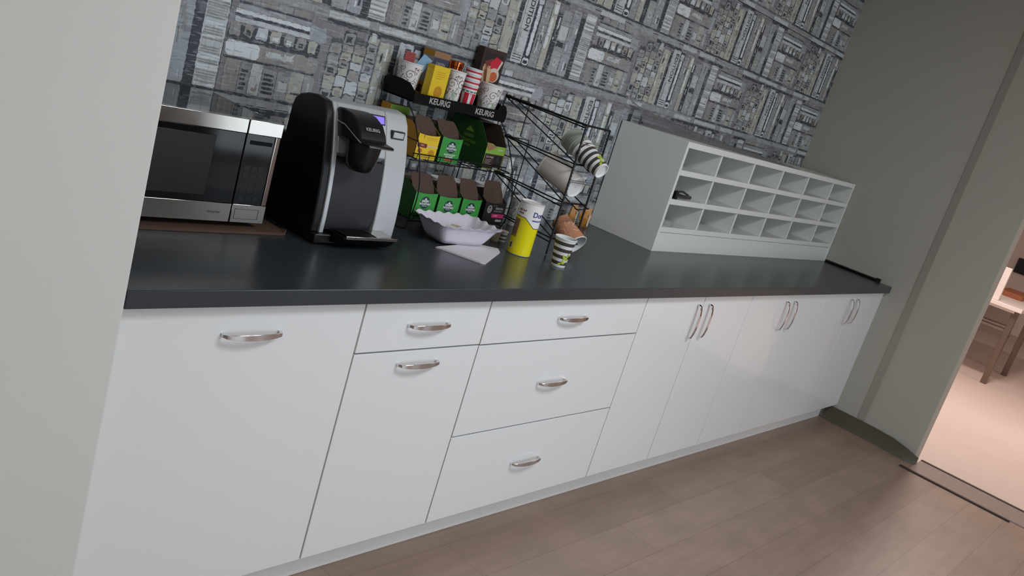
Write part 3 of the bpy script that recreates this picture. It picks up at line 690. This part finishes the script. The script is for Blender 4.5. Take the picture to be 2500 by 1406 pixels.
poly(b, [(x0+.001, 1.231), (x0+.001, 1.218), (x0+.014, 1.203), (x0+.030, 1.208), (x0+.055, 1.223), (x0+.030, 1.228)], y, m_tan)
text_on(b, 'Dark Magic', .0085, x0+.030, 1.183, y-.0003, m_gcard, .0002)
for k in range(5): rect(b, x0+.010, x0+.044-.004*(k % 3), 1.172-k*.005, 1.1732-k*.005, y-.0003, m_gcard)
text_on(b, 'Decaf', .010, x1-.028, 1.212, y, m_white); disc(b, x1-.030, 1.176, y-.0006, .008, .010, m_grill)
b.build('front_print', c, smooth=False)
b = MB(); v, F = text_geo('GREEN', .020, .0003); X_ = x0-.0007
def side_text(tx, size, cy, cz):
    v, F = text_geo(tx, size, .0003); b.add([(X_, cy-p[0], cz+p[1]) for p in v], F, m_lime)
side_text('GREEN', .017, .64, 1.232); side_text('MOUNTAIN', .016, .64, 1.213); side_text('COFFEE', .012, .64, 1.198)
b.add([(X_, .66, 1.247), (X_, .64, 1.266), (X_, .615, 1.247)], [(0, 1, 2)], m_lime)
b.build('side_print', c, smooth=False); finish(c)
# things tucked into the rack
b = MB(); b.box(1.130, 1.215, .695, .745, zs2+.0005, 1.276, {'*': m_lime, 'z': m_amberc, '-x': m_amberc}); tag(b.build('tea_box', bevel=.001), 'small yellow and green tea box at the back left of the middle shelf', 'box')
def cup_profile(rb, rt, h, m_out, m_in, bands=None, t=.0014, rim=.0022):
    """outer wall from base to rim, rolled rim, inner wall to floor"""
    pr = [(0, .006, m_in), (rb-.004, .006, m_out), (rb-.003, 0, m_out), (rb, 0, m_out)]
    if bands:
        for z0, m in bands: pr.append((rb+(rt-rb)*z0, h*z0, m))
        pr = pr[:3]+[(rb, 0, bands[0][1])]+[p for p in pr[4:] if p[1] > 1e-6]
    pr += [(rt, h-.002, m_in), (rt+rim*.8, h-.001, m_in), (rt+rim, h+.001, m_in), (rt+rim*.5, h+.0025, m_in), (rt-t, h+.0015, m_in), (rb-t+.0006, .008, m_in), (0, .008, m_in)]
    return pr
def wrap(mb, pts, rb, rt, h, m, off=.0006, T=None):
    """flat figure (u = arc length, v = height) laid round the cup wall; u=0 faces angle T"""
    vs = []
    for p in pts:
        q = p[1]/h; R_ = rb+(rt-rb)*q+off; a = T+p[0]/((rb+rt)/2); vs.append((R_*math.cos(a), R_*math.sin(a), p[1]))
    mb.add(vs, [tuple(range(len(vs)))], m)
def wrap_line(mb, pts, wd, rb, rt, h, m, T, off=.0006):
    for i in range(len(pts)-1):
        a = Vector(pts[i]); c_ = Vector(pts[i+1]); d = (c_-a)
        if d.length < 1e-6: continue
        n = Vector((-d.y, d.x)).normalized()*wd/2
        wrap(mb, [a-n, c_-n, c_+n, a+n], rb, rt, h, m, off, T)
def spiral(cx, cy, r0, turns, dirn=1, ph=0, n=22):
    return [(cx+r0*(1-k/n)**.8*math.cos(ph+dirn*2*PI*turns*k/n), cy+r0*(1-k/n)**.8*math.sin(ph+dirn*2*PI*turns*k/n)) for k in range(n+1)]
def floral(mb, rb, rt, h, T0=0):
    R = random.Random(5); n = 5
    for k in range(n):
        T = T0+2*PI*k/n; s = h/.1
        wrap_line(mb, spiral(0, .066*s, .015*s, 1.5), .0016, rb, rt, h, m_scroll, T); wrap_line(mb, spiral(.016*s, .082*s, .009*s, 1.3, -1, 1), .0013, rb, rt, h, m_scroll, T)
        wrap_line(mb, spiral(-.012*s, .045*s, .010*s, 1.2, -1, 2), .0013, rb, rt, h, m_scroll, T); wrap_line(mb, [(-.02*s, .03*s), (-.008*s, .036*s), (.004*s, .042*s), (.016*s, .05*s), (.02*s, .06*s)], .0015, rb, rt, h, m_scroll, T)
        wrap_line(mb, spiral(.012*s, .036*s, .007*s, 1.2, 1, 1), .0012, rb, rt, h, m_scroll, T)
        for q in range(7):
            u_, v_ = R.uniform(-.022, .022)*s, R.uniform(.035, .092)*s; wrap(mb, [(u_+.0022*math.cos(2*PI*j/8), v_+.0022*math.sin(2*PI*j/8)) for j in range(8)], rb, rt, h, m_scroll, .0008, T)
        wrap(mb, [(.000*s, .012*s), (.013*s, .016*s), (.017*s, .032*s), (.008*s, .046*s), (-.007*s, .040*s), (-.012*s, .024*s)], rb, rt, h, m_mint, .0009, T)
        wrap_line(mb, [(0, .006*s), (.003*s, .018*s), (.006*s, .03*s)], .001, rb, rt, h, m_scroll, T, .0012)
VIEW = math.atan2(-1.519-.5, -.76-1.2)   # bearing of the camera seen from the rack
def floral_cup(label, x, y, z, rb, rt, h, ph=0, group='floral paper cups'):
    o = MB().lathe(cup_profile(rb, rt, h, m_paper, m_paper), m_paper, 36).build('paper_cup'); o.location = (x, y, z)
    tag(o, label, 'paper cup', group)
    b = MB(); floral(b, rb, rt, h, VIEW+ph); b.build('scroll_print', o, smooth=False)
    return o
for x, y, lab in ((1.362, .625, 'first white pod cup from the left behind the green cartons on the bottom shelf'), (1.450, .625, 'second white pod cup from the left behind the green cartons on the bottom shelf'), (1.590, .625, 'white pod cup behind the black carton on the bottom shelf')):
    o = MB().lathe([(0, 0), (.025, 0), (.032, .112), (.034, .113), (.034, .116), (.031, .116), (.024, .004), (0, .004)], m_paper, 28).build('white_cup'); o.location = (x, y, .9525); tag(o, lab, 'cup', 'white cups behind the cartons on the bottom shelf')
b = MB(); b.lathe([(0, 0), (.019, 0), (.020, .004), (.020, .095), (.016, .104), (.016, .108), (.021, .109), (.021, .126), (.019, .128), (0, .128)], m_paper, 28)
o = b.build('white_bottle'); o.location = (1.243, .722, 1.1405); tag(o, 'white capped bottle at the back of the middle shelf behind the yellow carton', 'bottle')
# pods on the worktop in front of the black carton
for i, (x, y, rz, lab) in enumerate(((1.505, .420, .3, 'tan coffee pod on the worktop below the black carton, nearer the bowl'), (1.5455, .424, 1.0, 'striped coffee pod on the worktop below the black carton, nearer the sugar canister'))):
    mm = m_pod if i == 0 else m_gcard
    pr = [(0, 0, mm), (.0185, 0, mm), (.019, .006, m_stripe if i else mm), (.0195, .014, mm), (.0205, .022, m_stripe if i else mm), (.021, .030, mm), (.0225, .040, mm), (.0255, .041, m_gcard), (.0255, .0435, m_gcard), (.023, .044, m_pod), (0, .0442, m_pod)]
    o = MB().lathe(pr, mm, 28).build('coffee_pod'); o.location = (x, y, ZC+.0005); o.scale = (.78, .78, .86); tag(o, lab, 'coffee pod', 'coffee pods on the worktop')

# ---------------------------------------------------------------- on the top tray
tzf = tz+.0063
c1 = floral_cup('large floral paper cup holding tea packets at the left end of the top tray', 1.177, .705, tzf, .030, .042, .108, .2)
c2 = floral_cup('small floral paper cup with green leaf in the middle of the top tray', 1.338, .650, tzf, .024, .0315, .122, -.25)
c3 = floral_cup('floral paper cup holding wooden stirrers at the right end of the top tray', 1.531, .662, tzf, .031, .0445, .108, .35)
R = random.Random(8)
def packet(name, cx, cy, cz, w_, h_, rz, tilt, m, lab, cat, grp=None, t=.003):
    b = MB().box(-w_/2, w_/2, -t/2, t/2, 0, h_, m); o = b.build(name, bevel=.0008); o.location = (cx, cy, cz); o.rotation_euler = (tilt, .0, rz); return tag(o, lab, cat, grp)
packet('tea_packet', 1.196, .690, tzf+.088, .034, .058, .7, .12, m_blue, 'pale blue tea packet sticking out of the large floral cup', 'packet', 'tea packets in the large floral cup').rotation_euler = (.1, .45, -.65)
packet('tea_packet', 1.166, .706, tzf+.080, .034, .060, -.75, -.1, m_redpaper, 'dull red tea packet behind the blue one in the large floral cup', 'packet', 'tea packets in the large floral cup')
packet('tea_packet', 1.182, .722, tzf+.074, .034, .060, -.6, -.2, m_cream, 'cream tea packet at the back of the large floral cup', 'packet', 'tea packets in the large floral cup')
# yellow leaflet box leaning forward
c = thing('tea_box', 'bright yellow tea box standing between the two left floral cups', 'box', (1.251, .648, tzf), rot=(0, 0, .10))
b = MB(); b.box(-.040, .040, -.016, .016, 0, .124, {'*': m_yellow, 'z': m_yellow}); b.build('body', c, bevel=.001)
b = MB(); 
for k in range(4): rect(b, -.024, .020-.006*(k == 3), .104-k*.007, .1055-k*.007, -.0166, m_amberc)
b.build('front_print', c, smooth=False); b = MB(); disc(b, .004, .040, -.0166, .020, .020, m_amberc); b.build('round_emblem', c, smooth=False); b = MB(); rect(b, -.040, .040, .0, .006, -.0166, m_cream); b.build('bottom_band', c, smooth=False)
c = thing('tea_box', 'tall tea box with dark blue label and pale grey side behind the yellow box', 'box', (1.303, .732, tzf))
b = MB(); b.box(-.037, .037, -.028, .028, 0, .172, {'*': m_gcard, '-y': m_navy}); b.build('body', c, bevel=.001)
b = MB(); rect(b, -.037, .037, .146, .167, -.0286, m_tan); text_on(b, 'GREEN', .014, 0, .126, -.0286, m_gcard, .0003); text_on(b, 'TEA', .018, 0, .108, -.0286, m_gcard, .0003); b.build('front_print', c, smooth=False); b = MB(); rect(b, -.037, .037, 0, .03, -.0286, m_yellow); b.build('bottom_band', c, smooth=False); b = MB()
X_ = -.0376; b.add([(X_, -.028, .148), (X_, .028, .148), (X_, .028, .167), (X_, -.028, .167)], [(0, 1, 2, 3)], m_amberc); b.build('side_band', c, smooth=False); b = MB(); b.add([(X_, -.028, .0), (X_, .028, .0), (X_, .028, .056), (X_, -.028, .056)], [(0, 1, 2, 3)], m_amberc)
b.add([(X_-.0003, -.006, .020), (X_-.0003, .016, .020), (X_-.0003, .012, .045), (X_-.0003, -.004, .045)], [(0, 1, 2, 3)], m_boxbrn); b.build('side_print', c, smooth=False)
o = MB().lathe([(0, 0, m_copper), (.024, 0, m_copper), (.025, .002, m_copper), (.025, .132, m_copper), (.0265, .134, m_copper), (.0265, .150, m_copper), (.025, .152, m_copper), (0, .152, m_copper)], m_copper, 32).build('copper_tin'); o.location = (1.404, .733, tzf); tag(o, 'shiny copper tin behind the small floral cup on the top tray', 'tin')
# nested red and green patterned cups
def xmas_cup(z, lab):
    rb, rt, h = .0225, .0295, .088
    bands = [(.0, m_red), (.70, m_white), (.73, m_badge), (.78, m_white), (.86, m_red), (.93, m_white)]
    o = MB().lathe(cup_profile(rb, rt, h, m_white, m_white, bands), m_white, 32).build('paper_cup'); o.location = (1.419, .655, z); tag(o, lab, 'paper cup', 'red striped paper cups nested in a stack')
    b = MB()
    for k in range(6): wrap(b, [(-.0045, .002), (.0045, .002), (.0055, .06), (-.0055, .06)], rb, rt, h, m_white, .0005, VIEW+.35+k*PI/3)
    for k in range(12): wrap(b, [(-.0025, .0645), (.0025, .0645), (.0025, .0675), (-.0025, .0675)], rb, rt, h, m_white, .0006, VIEW+.1+k*PI/6)
    b.build('pattern', o, smooth=False)
for k in range(4): xmas_cup(tzf+.0005+k*.0185, ['lowest of the four nested red and white patterned cups on the top tray', 'second from bottom of the nested red and white patterned cups', 'third from bottom of the nested red and white patterned cups', 'topmost of the nested red and white patterned cups'][k])
# cocoa box
c = thing('cocoa_box', 'tall dark brown cocoa box with red picture at the back right of the top tray', 'box', (1.573, .745, tzf))
b = MB(); b.box(-.058, .058, -.018, .018, 0, .228, m_boxbrn); b.build('body', c, bevel=.001)
b = MB(); y = -.0186; rect(b, -.048, .048, .100, .212, y, m_boxblk); poly(b, [(-.044, .120), (-.012, .128), (.0, .165), (-.006, .196), (-.042, .180)], y-.0002, m_maroon); poly(b, [(-.008, .150), (.030, .160), (.046, .196), (.010, .204), (-.012, .180)], y-.0003, m_red)
disc(b, .018, .138, y-.0005, .028, .026, m_cream); disc(b, .018, .132, y-.0008, .020, .018, m_orange); poly(b, [(.034, .150), (.050, .192), (.042, .195), (.026, .158)], y-.0010, m_cream); rect(b, -.050, .0, .055, .100, y-.0002, m_yellow); disc(b, -.026, .08, y-.0004, .014, .012, m_amberc)
text_on(b, 'COCOA', .018, .026, .05, y, m_tan, .0003); b.build('front_print', c, smooth=False)
for k in range(9):
    a = R.uniform(0, 6.28); q = R.uniform(.004, .012); b = MB()
    b.box(-.0040, .0040, -.0008, .0008, 0, .155+R.uniform(-.006, .010), m_wood); o = b.build('wooden_stirrer', bevel=.0004)
    tx, ty = -.020+.006*math.cos(a*2.3), -.004+.008*math.sin(a)
    o.location = (1.519+q*math.cos(a)*.7, .668+q*math.sin(a), tzf+.0092); o.rotation_euler = (R.uniform(-.06, .08), -.13+R.uniform(-.05, .05), R.uniform(-1.1, -.3))
    tag(o, 'pale wooden stirrer standing in the right-hand floral cup', 'stirrer', 'wooden stirrers in the floral cup')

# ================================================================ CUP RACK
cx0, cx1, cy0, cy1 = 1.648, 1.792, .290, .690
root = thing('cup_rack', 'black wire three-tier cup dispenser between the pod rack and the mail sorter', 'cup rack', (1.72, .49, ZC))
TZ = [1.388, 1.250, 1.110, .975]
for x in (cx0, cx1):
    b = MB(); b.tube([(x, cy0, TZ[0]), (x, cy0, ZC+.003)], .0034, m_wire)
    b.build('post', root); b = MB(); b.tube([(x, cy1, TZ[0]), (x, cy1, TZ[0]-.13), (x, cy1-.05, TZ[1]), (x, cy1-.05, ZC+.003)], .0022, m_wire); b.build('post', root)
for x, sgn in ((cx0, 1), (cx1, -1)):                         # pressed zigzag strip beside each front post
    b = MB(); n = 70; z0, z1 = TZ[3], TZ[0]
    b.box(min(x, x+sgn*.004), max(x, x+sgn*.004), cy0-.001, cy0+.001, z0, z1, m_wire)
    b.tube([(x+sgn*(.0045+.0035*(k % 2)), cy0, z0+(z1-z0)*k/n) for k in range(n+1)], .0012, m_wire, 5); b.build('post_strip', root)
for i in range(4):
    z = TZ[i]; b = MB(); yb2 = cy1 if i == 0 else cy1-.05; g = .010 if i == 0 else .016
    b.tube([(cx0, cy0, z), (cx0, yb2, z+.008)], .0038 if i == 0 else .0026, m_wire); b.tube([(cx0+.004, cy0, z-g), (cx0+.002, yb2, z+.004)], .0026, m_wire)
    b.tube([(cx0, cy0, z), (cx1, cy0, z)], .0036, m_wire); b.tube([(cx0, yb2, z+.008), (cx0+.03, yb2+.01, z+.010), (cx0+.02, yb2-.03, z+.006), (cx0, yb2-.05, z+.006)], .0024, m_wire)
    b.tube([(cx0, yb2, z+.006), (cx1, yb2, z+.004)], .0016, m_wire)
    b.build('tier_frame', root)
    if i < 3:
        b = MB(); zb2 = TZ[i+1]
        b.tube([(cx0+.001, yb2, z+.004), (cx0+.001, cy0, zb2+.004)], .0024, m_wire)
        b.tube(bez([(cx0+.002, yb2-.06, z+.002), (cx0+.055, cy0+.12, zb2+.052), (cx0+.060, cy0+.03, zb2+.006), (cx0+.060, cy0, zb2-.004), (cx0+.060, cy0-.024, zb2-.014), (cx0+.060, cy0-.040, zb2-.010), (cx0+.080, cy0-.046, zb2-.004), (cx0+.105, cy0-.042, zb2-.002), (cx0+.110, cy0-.02, zb2-.002), (cx0+.110, cy0+.10, zb2+.040)], 5), .0023, m_wire)
        b.build('cradle', root)
        b = MB()
        for dz in (.0, .007): b.tube([(cx0, cy0, z-.058-dz), (cx1, cy0, z-.058-dz)], .0013, m_steel, 6)
        b.build('cross_wire', root)
bpy.context.view_layer.update(); fix_root(root)
# cups lying in the cradles: local +z of each cup points back and up
def lay(o, x, y, z, pitch=.34): 
    o.location = (x, y, z); o.rotation_euler = (-(PI/2-pitch), 0, 0)
def striped(o_rb, rt, h, T, stack=False):
    bands = []; n = 4
    for k in range(n): bands += [((k*2+.7)/(2*n+.6), m_stripe), ((k*2+1.75)/(2*n+.6), m_white)]
    o = MB().lathe(cup_profile(o_rb, rt, h, m_white, m_white, [(0, m_white)]+bands), m_white, 36).build('striped_cup')
    b = MB()
    def leaf(u_, v_, L_, a, T=T):
        c_, s_ = math.cos(a), math.sin(a); P = [(0, 0), (.3, .24), (.65, .24), (1, 0), (.65, -.24), (.3, -.24)]
        wrap(b, [(u_+L_*(p[0]*c_-p[1]*s_), v_+L_*(p[0]*s_+p[1]*c_)) for p in P], o_rb, rt, h, m_leaf, .0009, T)
    if not stack:
        for TT in (T,):
            for a in (.9, 2.2, -.2): leaf(0, .032, .018, a, TT)
            for a in (.2, 1.3, 3.6): leaf(-.008, .016, .017, a, TT)
            for a in (.5, 1.8): leaf(.010, .044, .013, a, TT)
        b.build('leaf_print', o, smooth=False)
    return o
for k in range(2):
    o = striped(.0285, .0405, .100, -1.8 if k == 0 else 0, k > 0); q = .020*k
    lay(o, 1.716, .217+q*math.cos(.40), 1.252+q*math.sin(.40), .40)
    tag(o, ['front brown and white striped cup lying in the top tier of the cup rack', 'rear striped cup nested behind the front one in the top tier'][k], 'paper cup', 'striped paper cups nested in the top tier')
for k in range(6):
    o = MB().lathe([(0, .001), (.030, 0), (.032, .02), (.041, .085), (.0445, .086), (.0445, .089), (.040, .089), (.029, .004), (0, .004)], m_frost, 32).build('clear_cup')
    q = .020+.036+.009*k; lay(o, 1.716, .217+q*math.cos(.40), 1.252+q*math.sin(.40), .40); tag(o, ['ribbed clear cup directly behind the striped cups, front one of the clear stack', 'second ribbed clear cup behind the striped stack', 'third ribbed clear cup behind the striped stack', 'fourth ribbed clear cup behind the striped stack', 'fifth ribbed clear cup behind the striped stack', 'rearmost ribbed clear cup in the top tier stack'][k], 'plastic cup', 'clear plastic cups nested in the top tier')
o = MB().lathe([(0, .005, m_white), (.036, .005, m_white), (.0375, 0, m_white), (.0415, .001, m_white), (.0435, .006, m_foam), (.052, .150, m_foam), (.0535, .151, m_foam), (.0535, .155, m_foam), (.050, .155, m_foam), (.040, .012, m_foam), (0, .012, m_foam)], m_foam, 40).build('foam_cup')
lay(o, 1.714, .300, 1.166, .27); MB().lathe([(0, .0044), (.0016, .0044), (.0016, .0050), (0, .0051)], m_gcard, 12).build('moulding_dot', o)
tag(o, 'large plain foam cup lying in middle tier of cup rack, white base facing out', 'foam cup')
# brown swirl cup lying mouth outwards in the lowest tier
rb, rt, h = .034, .046, .112
o = MB().lathe(cup_profile(rb, rt, h, m_swirl, m_white), m_swirl, 40).build('swirl_cup')
b = MB()
for k in range(4):
    T = k*PI/2; wrap_line(b, spiral(0, .06, .022, 1.4, 1, .5), .0042, rb, rt, h, m_swirl2, T); wrap_line(b, spiral(.022, .038, .014, 1.2, -1, 1), .0034, rb, rt, h, m_swirl2, T); wrap_line(b, spiral(-.016, .088, .012, 1.0, 1, 2), .003, rb, rt, h, m_swirl2, T)
b.build('swirl_print', o, smooth=False)
o.location = (1.732, .338, 1.030); o.rotation_euler = (PI/2+.55, 0, .0)
tag(o, 'brown cup with pale swirls lying mouth outwards in the bottom tier of the cup rack', 'paper cup')

# ================================================================ LOOSE THINGS ON THE WORKTOP
o = striped(.0245, .0375, .100, VIEW-.15+.55); o.location = (1.586, .181, ZC+.0004); o.rotation_euler = (0, 0, 0)
tag(o, 'upright striped cup with green leaves in front of the cup rack', 'paper cup')
# sugar canister
c = thing('sugar_canister', 'tall yellow and white sugar canister standing on the worktop left of the cup rack', 'canister', (1.495, .292, ZC+.0004))
rr = .0415; hh = .185; Tv = math.atan2(-1.519-.292, -.76-1.488)
body = MB().lathe([(0, 0, m_gcard), (rr-.001, 0, m_gcard), (rr, .001, m_gcard), (rr, .003, m_yellowb), (rr, hh-.004, m_gcard), (rr+.0006, hh-.003, m_white), (rr+.0006, hh, m_white), (rr-.003, hh+.0005, m_paper), (rr-.004, hh-.003, m_paper), (0, hh-.003, m_paper)], m_yellowb, 48).build('body', c)
b = MB(); n = 48
def yb3(a):   # lower edge of the white label dips towards the front right
    d = (a-Tv+PI) % (2*PI)-PI; return hh-.052-.030*max(0, min(1, (d+.25)/.9)) if d < 1.5 else hh-.082+.030*min(1, (d-1.5)/1.2)
vs = []; F = []
for k in range(n+1):
    a = 2*PI*k/n; z = yb3(a); q = rr+.0005
    vs += [(q*math.cos(a), q*math.sin(a), z), (q*math.cos(a), q*math.sin(a), hh-.004)]
for k in range(n): F.append((2*k, 2*k+2, 2*k+3, 2*k+1))
b.add(vs, F, m_paper)
vs = []; F = []
for k in range(n+1):
    a = 2*PI*k/n; z = yb3(a); q = rr+.0009; vs += [(q*math.cos(a), q*math.sin(a), z-.0015), (q*math.cos(a), q*math.sin(a), z+.0006)]
for k in range(n): F.append((2*k, 2*k+2, 2*k+3, 2*k+1))
b.add(vs, F, m_darkink)
def cyl_text(tx, size, a0, z, m, bold=.0004):
    v, F = text_geo(tx, size, bold, 'LEFT'); q = rr+.0011; b.add([(q*math.cos(a0+p[0]/q), q*math.sin(a0+p[0]/q), z+p[1]) for p in v], F, m)
cyl_text('Domino', .025, Tv+.30, hh-.036, m_bluetext, .0006); cyl_text('GRANULATED', .0065, Tv+.34, hh-.056, m_bluetext)
cyl_text('NET WT', .008, Tv-1.0, hh-.030, m_maroon); cyl_text('SUGAR', .007, Tv-1.0, hh-.040, m_maroon)
def patch(a0, a1, z0, z1, m, q=rr+.0008, n=8):
    vs = []
    for k in range(n+1): a = a0+(a1-a0)*k/n; vs += [(q*math.cos(a), q*math.sin(a), z0), (q*math.cos(a), q*math.sin(a), z1)]
    b.add(vs, [(2*k, 2*k+2, 2*k+3, 2*k+1) for k in range(n)], m)
patch(Tv-1.35, Tv-.62, hh-.125, hh-.062, m_tan, n=10); 
for k in range(7): patch(Tv-1.3, Tv-.7, hh-.072-k*.007, hh-.070-k*.007, m_boxbrn, rr+.0011)
patch(Tv-1.05, Tv-.72, .018, .042, m_cream); patch(Tv-1.0, Tv-.77, .021, .039, m_scroll, rr+.0011)
b.build('label', body, smooth=False)
# floral cup and clear tumbler beyond the canister
floral_cup('white floral paper cup standing on the worktop behind the sugar canister', 1.850, .640, ZC+.0004, .030, .042, .112, .2)
o = MB().lathe([(0, .001), (.028, .001), (.029, .004), (.038, .148), (.040, .150), (.0385, .151), (.028, .006), (0, .006)], m_clear, 32).build('plastic_tumbler'); o.location = (1.948, .610, ZC+.0004); tag(o, 'clear plastic tumbler on the worktop behind the cup rack', 'plastic cup')
# amber wrapped packets beside the sorter
for x, y, rz, hh2, lab in ((2.300, .705, .25, .098, 'amber wrapped snack bag on the worktop, further left behind the cup rack'), (2.392, .700, -.15, .088, 'amber wrapped snack bag touching the mail sorter side')):
    b = MB(); nx, nz = 8, 8; vs = []; F = []
    for sgn in (-1, 1):
        for i in range(nx+1):
            for j in range(nz+1):
                a, c_ = i/nx*2-1, j/nz; wv = .034*(1-.12*math.sin(c_*9)); vs.append((a*wv, sgn*(.013*math.sqrt(max(0, 1-a*a))*math.sin(PI*min(1, c_*1.02))**.5+.0008)*(1+.25*math.sin(i*2.1+j*1.7)), c_*hh2))
    m_ = (nx+1)*(nz+1)
    for i in range(nx):
        for j in range(nz):
            q = i*(nz+1)+j; F.append((q, q+nz+1, q+nz+2, q+1)); F.append((m_+q, m_+q+1, m_+q+nz+2, m_+q+nz+1))
    b.add(vs, F, m_amber); b.box(-.034, .034, -.0006, .0006, hh2-.001, hh2+.030, m_clear); b.box(.004, .014, -.0165, -.0145, .01, hh2*.7, m_cream)
    o = b.build('snack_bag', ang=60); o.location = (x, y, ZC+.001); o.rotation_euler = (0, 0, rz); tag(o, lab, 'snack bag', 'amber snack bags')
# scalloped bowl
c = thing('scalloped_bowl', 'white scalloped rectangular bowl with fluted sides on the worktop before the pod rack', 'bowl', (1.263, .383, ZC+.0004), rot=(0, 0, -.05))
def rrect(hx, hy, rad, n=12):
    P = []
    for cx_, cy_, a0 in ((hx-rad, hy-rad, 0), (-hx+rad, hy-rad, PI/2), (-hx+rad, -hy+rad, PI), (hx-rad, -hy+rad, 3*PI/2)):
        for k in range(n): a = a0+PI/2*k/(n-1); P.append((cx_+rad*math.cos(a), cy_+rad*math.sin(a)))
    Q = []                                       # resample evenly
    tot = sum((Vector(P[i])-Vector(P[i-1])).length for i in range(len(P))); N = 240; stp = tot/N; acc = 0; i = 0; cur = Vector(P[0])
    seq = [Vector(p) for p in P]+[Vector(P[0])]; d = 0; segs = []
    for i in range(len(seq)-1): segs.append((d, seq[i], seq[i+1])); d += (seq[i+1]-seq[i]).length
    for k in range(N):
        s_ = k*d/N
        for (d0, a, b_) in reversed(segs):
            if s_ >= d0-1e-9:
                ln = (b_-a).length; t_ = (s_-d0)/ln if ln > 1e-9 else 0; Q.append(a+(b_-a)*min(1, t_)); break
    return Q
N = 240; lv = []
spec = [(.080, .040, 0, 0), (.088, .048, .001, 0), (.099, .056, .016, .3), (.113, .066, .038, .6), (.124, .074, .056, 1), (.129, .079, .062, 1), (.137, .086, .0665, 1), (.1375, .0865, .0685, 1), (.129, .079, .0645, 1), (.122, .072, .056, 1), (.110, .063, .038, .6), (.096, .053, .016, .3), (.084, .044, .005, 0), (.05, .02, .005, 0)]
for hx, hy, z, am in spec:
    ring = rrect(hx, hy, min(hy*.8, .014+z*.22))
    row = []
    for k, p in enumerate(ring):
        fl = .0004*math.sin(2*PI*k/N*60)*am*(1 if z < .060 else 0); sc = 1+fl/ max(.03, p.length)
        wz = .0026*math.cos(2*PI*k/N*20)*(1 if z > .0625 else .3 if z > .055 else 0)
        ro = 1+(.0022*math.cos(2*PI*k/N*20)/p.length if z > .066 else 0)
        row.append((p.x*sc*ro, p.y*sc*ro, z+wz))
    lv.append(row)
b = MB(); vs = [p for row in lv for p in row]; F = []
for i in range(len(lv)-1):
    for k in range(N): k2 = (k+1) % N; F.append((i*N+k, i*N+k2, (i+1)*N+k2, (i+1)*N+k))
F += [tuple(range(N))[::-1], tuple((len(lv)-1)*N+k for k in range(N))]
b.add(vs, F, m_bowl); b.build('body', c, ang=60)
R = random.Random(11)
for k, (x, y, z) in enumerate([(-.045, .010, .006), (-.010, -.006, .006), (.025, .012, .006), (.058, -.004, .006), (-.028, .0, .0275), (.006, .010, .0275)]):
    o = MB().lathe([(0, 0), (.0125, 0), (.0145, .016), (.0185, .018), (.0185, .0195), (0, .020)], m_pod if k % 2 else m_paper, 20).build('creamer_pod'); o.location = (1.263+x, .383+y, ZC+.005+z); tag(o, 'small creamer pod lying in the white scalloped bowl', 'creamer pod', 'creamer pods in the scalloped bowl')
# napkin
P = [(1.118, .312), (1.190, .176), (1.204, .170), (1.398, .288), (1.424, .322), (1.350, .365)]
cx_, cy_ = 1.28, .27; b = MB(); n = len(P)
for k in range(3):
    s_ = 1-.012*k; z0 = ZC+.0004+k*.0016; vs = [(cx_+(p[0]-cx_)*s_, cy_+(p[1]-cy_)*s_, z0) for p in P]+[(cx_+(p[0]-cx_)*s_, cy_+(p[1]-cy_)*s_, z0+.0012) for p in P]
    b.add(vs, [tuple(range(n))[::-1], tuple(range(n, 2*n))]+[(i, (i+1) % n, n+(i+1) % n, n+i) for i in range(n)], m_napkin)
nap = b.build('napkin', smooth=False); tag(nap, 'folded white paper napkin on the worktop partly under the scalloped bowl', 'napkin')
c.location.z = ZC+.0054

# ================================================================ FAR ROOM
root = thing('dining_table', 'white-topped table with grey metal legs seen through the opening', 'table', (8.9, .6, 0))
b = MB().box(7.98, 9.4, -.19, 1.25, .715, .752, m_tabl); b.build('table_top', root, bevel=.004)
for x, y in ((8.07, -.135), (8.95, -.135), (8.07, 1.18), (8.95, 1.18)): MB().box(x-.027, x+.027, y-.025, y+.025, 0, .715, m_leg).build('leg', root, bevel=.004)
MB().box(8.03, 9.35, -.13, 1.19, .69, .715, m_tabl).build('apron', root)
bpy.context.view_layer.update(); fix_root(root)
b = MB(); b.box(8.02, 8.06, .03, .9, .753, 1.06, m_tabl); tag(b.build('desk_screen', bevel=.003), 'white low panel standing on the far table', 'panel')
def far_chair(x, y, rz, lab):
    c = thing('metal_chair', lab, 'chair', (x, y, 0), rot=(0, 0, rz))
    MB().box(-.2, .2, -.2, .2, .44, .47, m_tabl).build('seat', c, bevel=.006)
    for sx_ in (-1, 1):
        for sy_ in (-1, 1): MB().tube([(sx_*.17, sy_*.17, .44), (sx_*.20, sy_*.20, .0)], .011, m_leg).build('leg', c)
    b = MB(); b.tube([(-.19, -.19, .14), (.19, -.19, .14), (.19, .19, .14), (-.19, .19, .14)], .009, m_leg, closed=True); b.build('stretcher', c)
    MB().box(-.2, .2, .18, .2, .52, .82, m_tabl).build('backrest', c, bevel=.006)
far_chair(11.75, .62, .1, 'white chair with thin metal legs beyond the white table in the far room')
b = MB(); b.box(8.80, 9.36, -.02, .22, .7525, .80, m_bwood); tag(b.build('wooden_board', bevel=.004), 'brown wooden board lying on the white far table', 'board')
b = MB(); b.box(12.36, 12.398, -1.4, .78, .80, 1.0, m_dark); b.box(12.35, 12.36, -1.4, .78, .89, .91, m_grill); tag(b.build('dark_panel', bevel=.004), 'long dark panel on the far wall beyond the white table', 'wall panel')
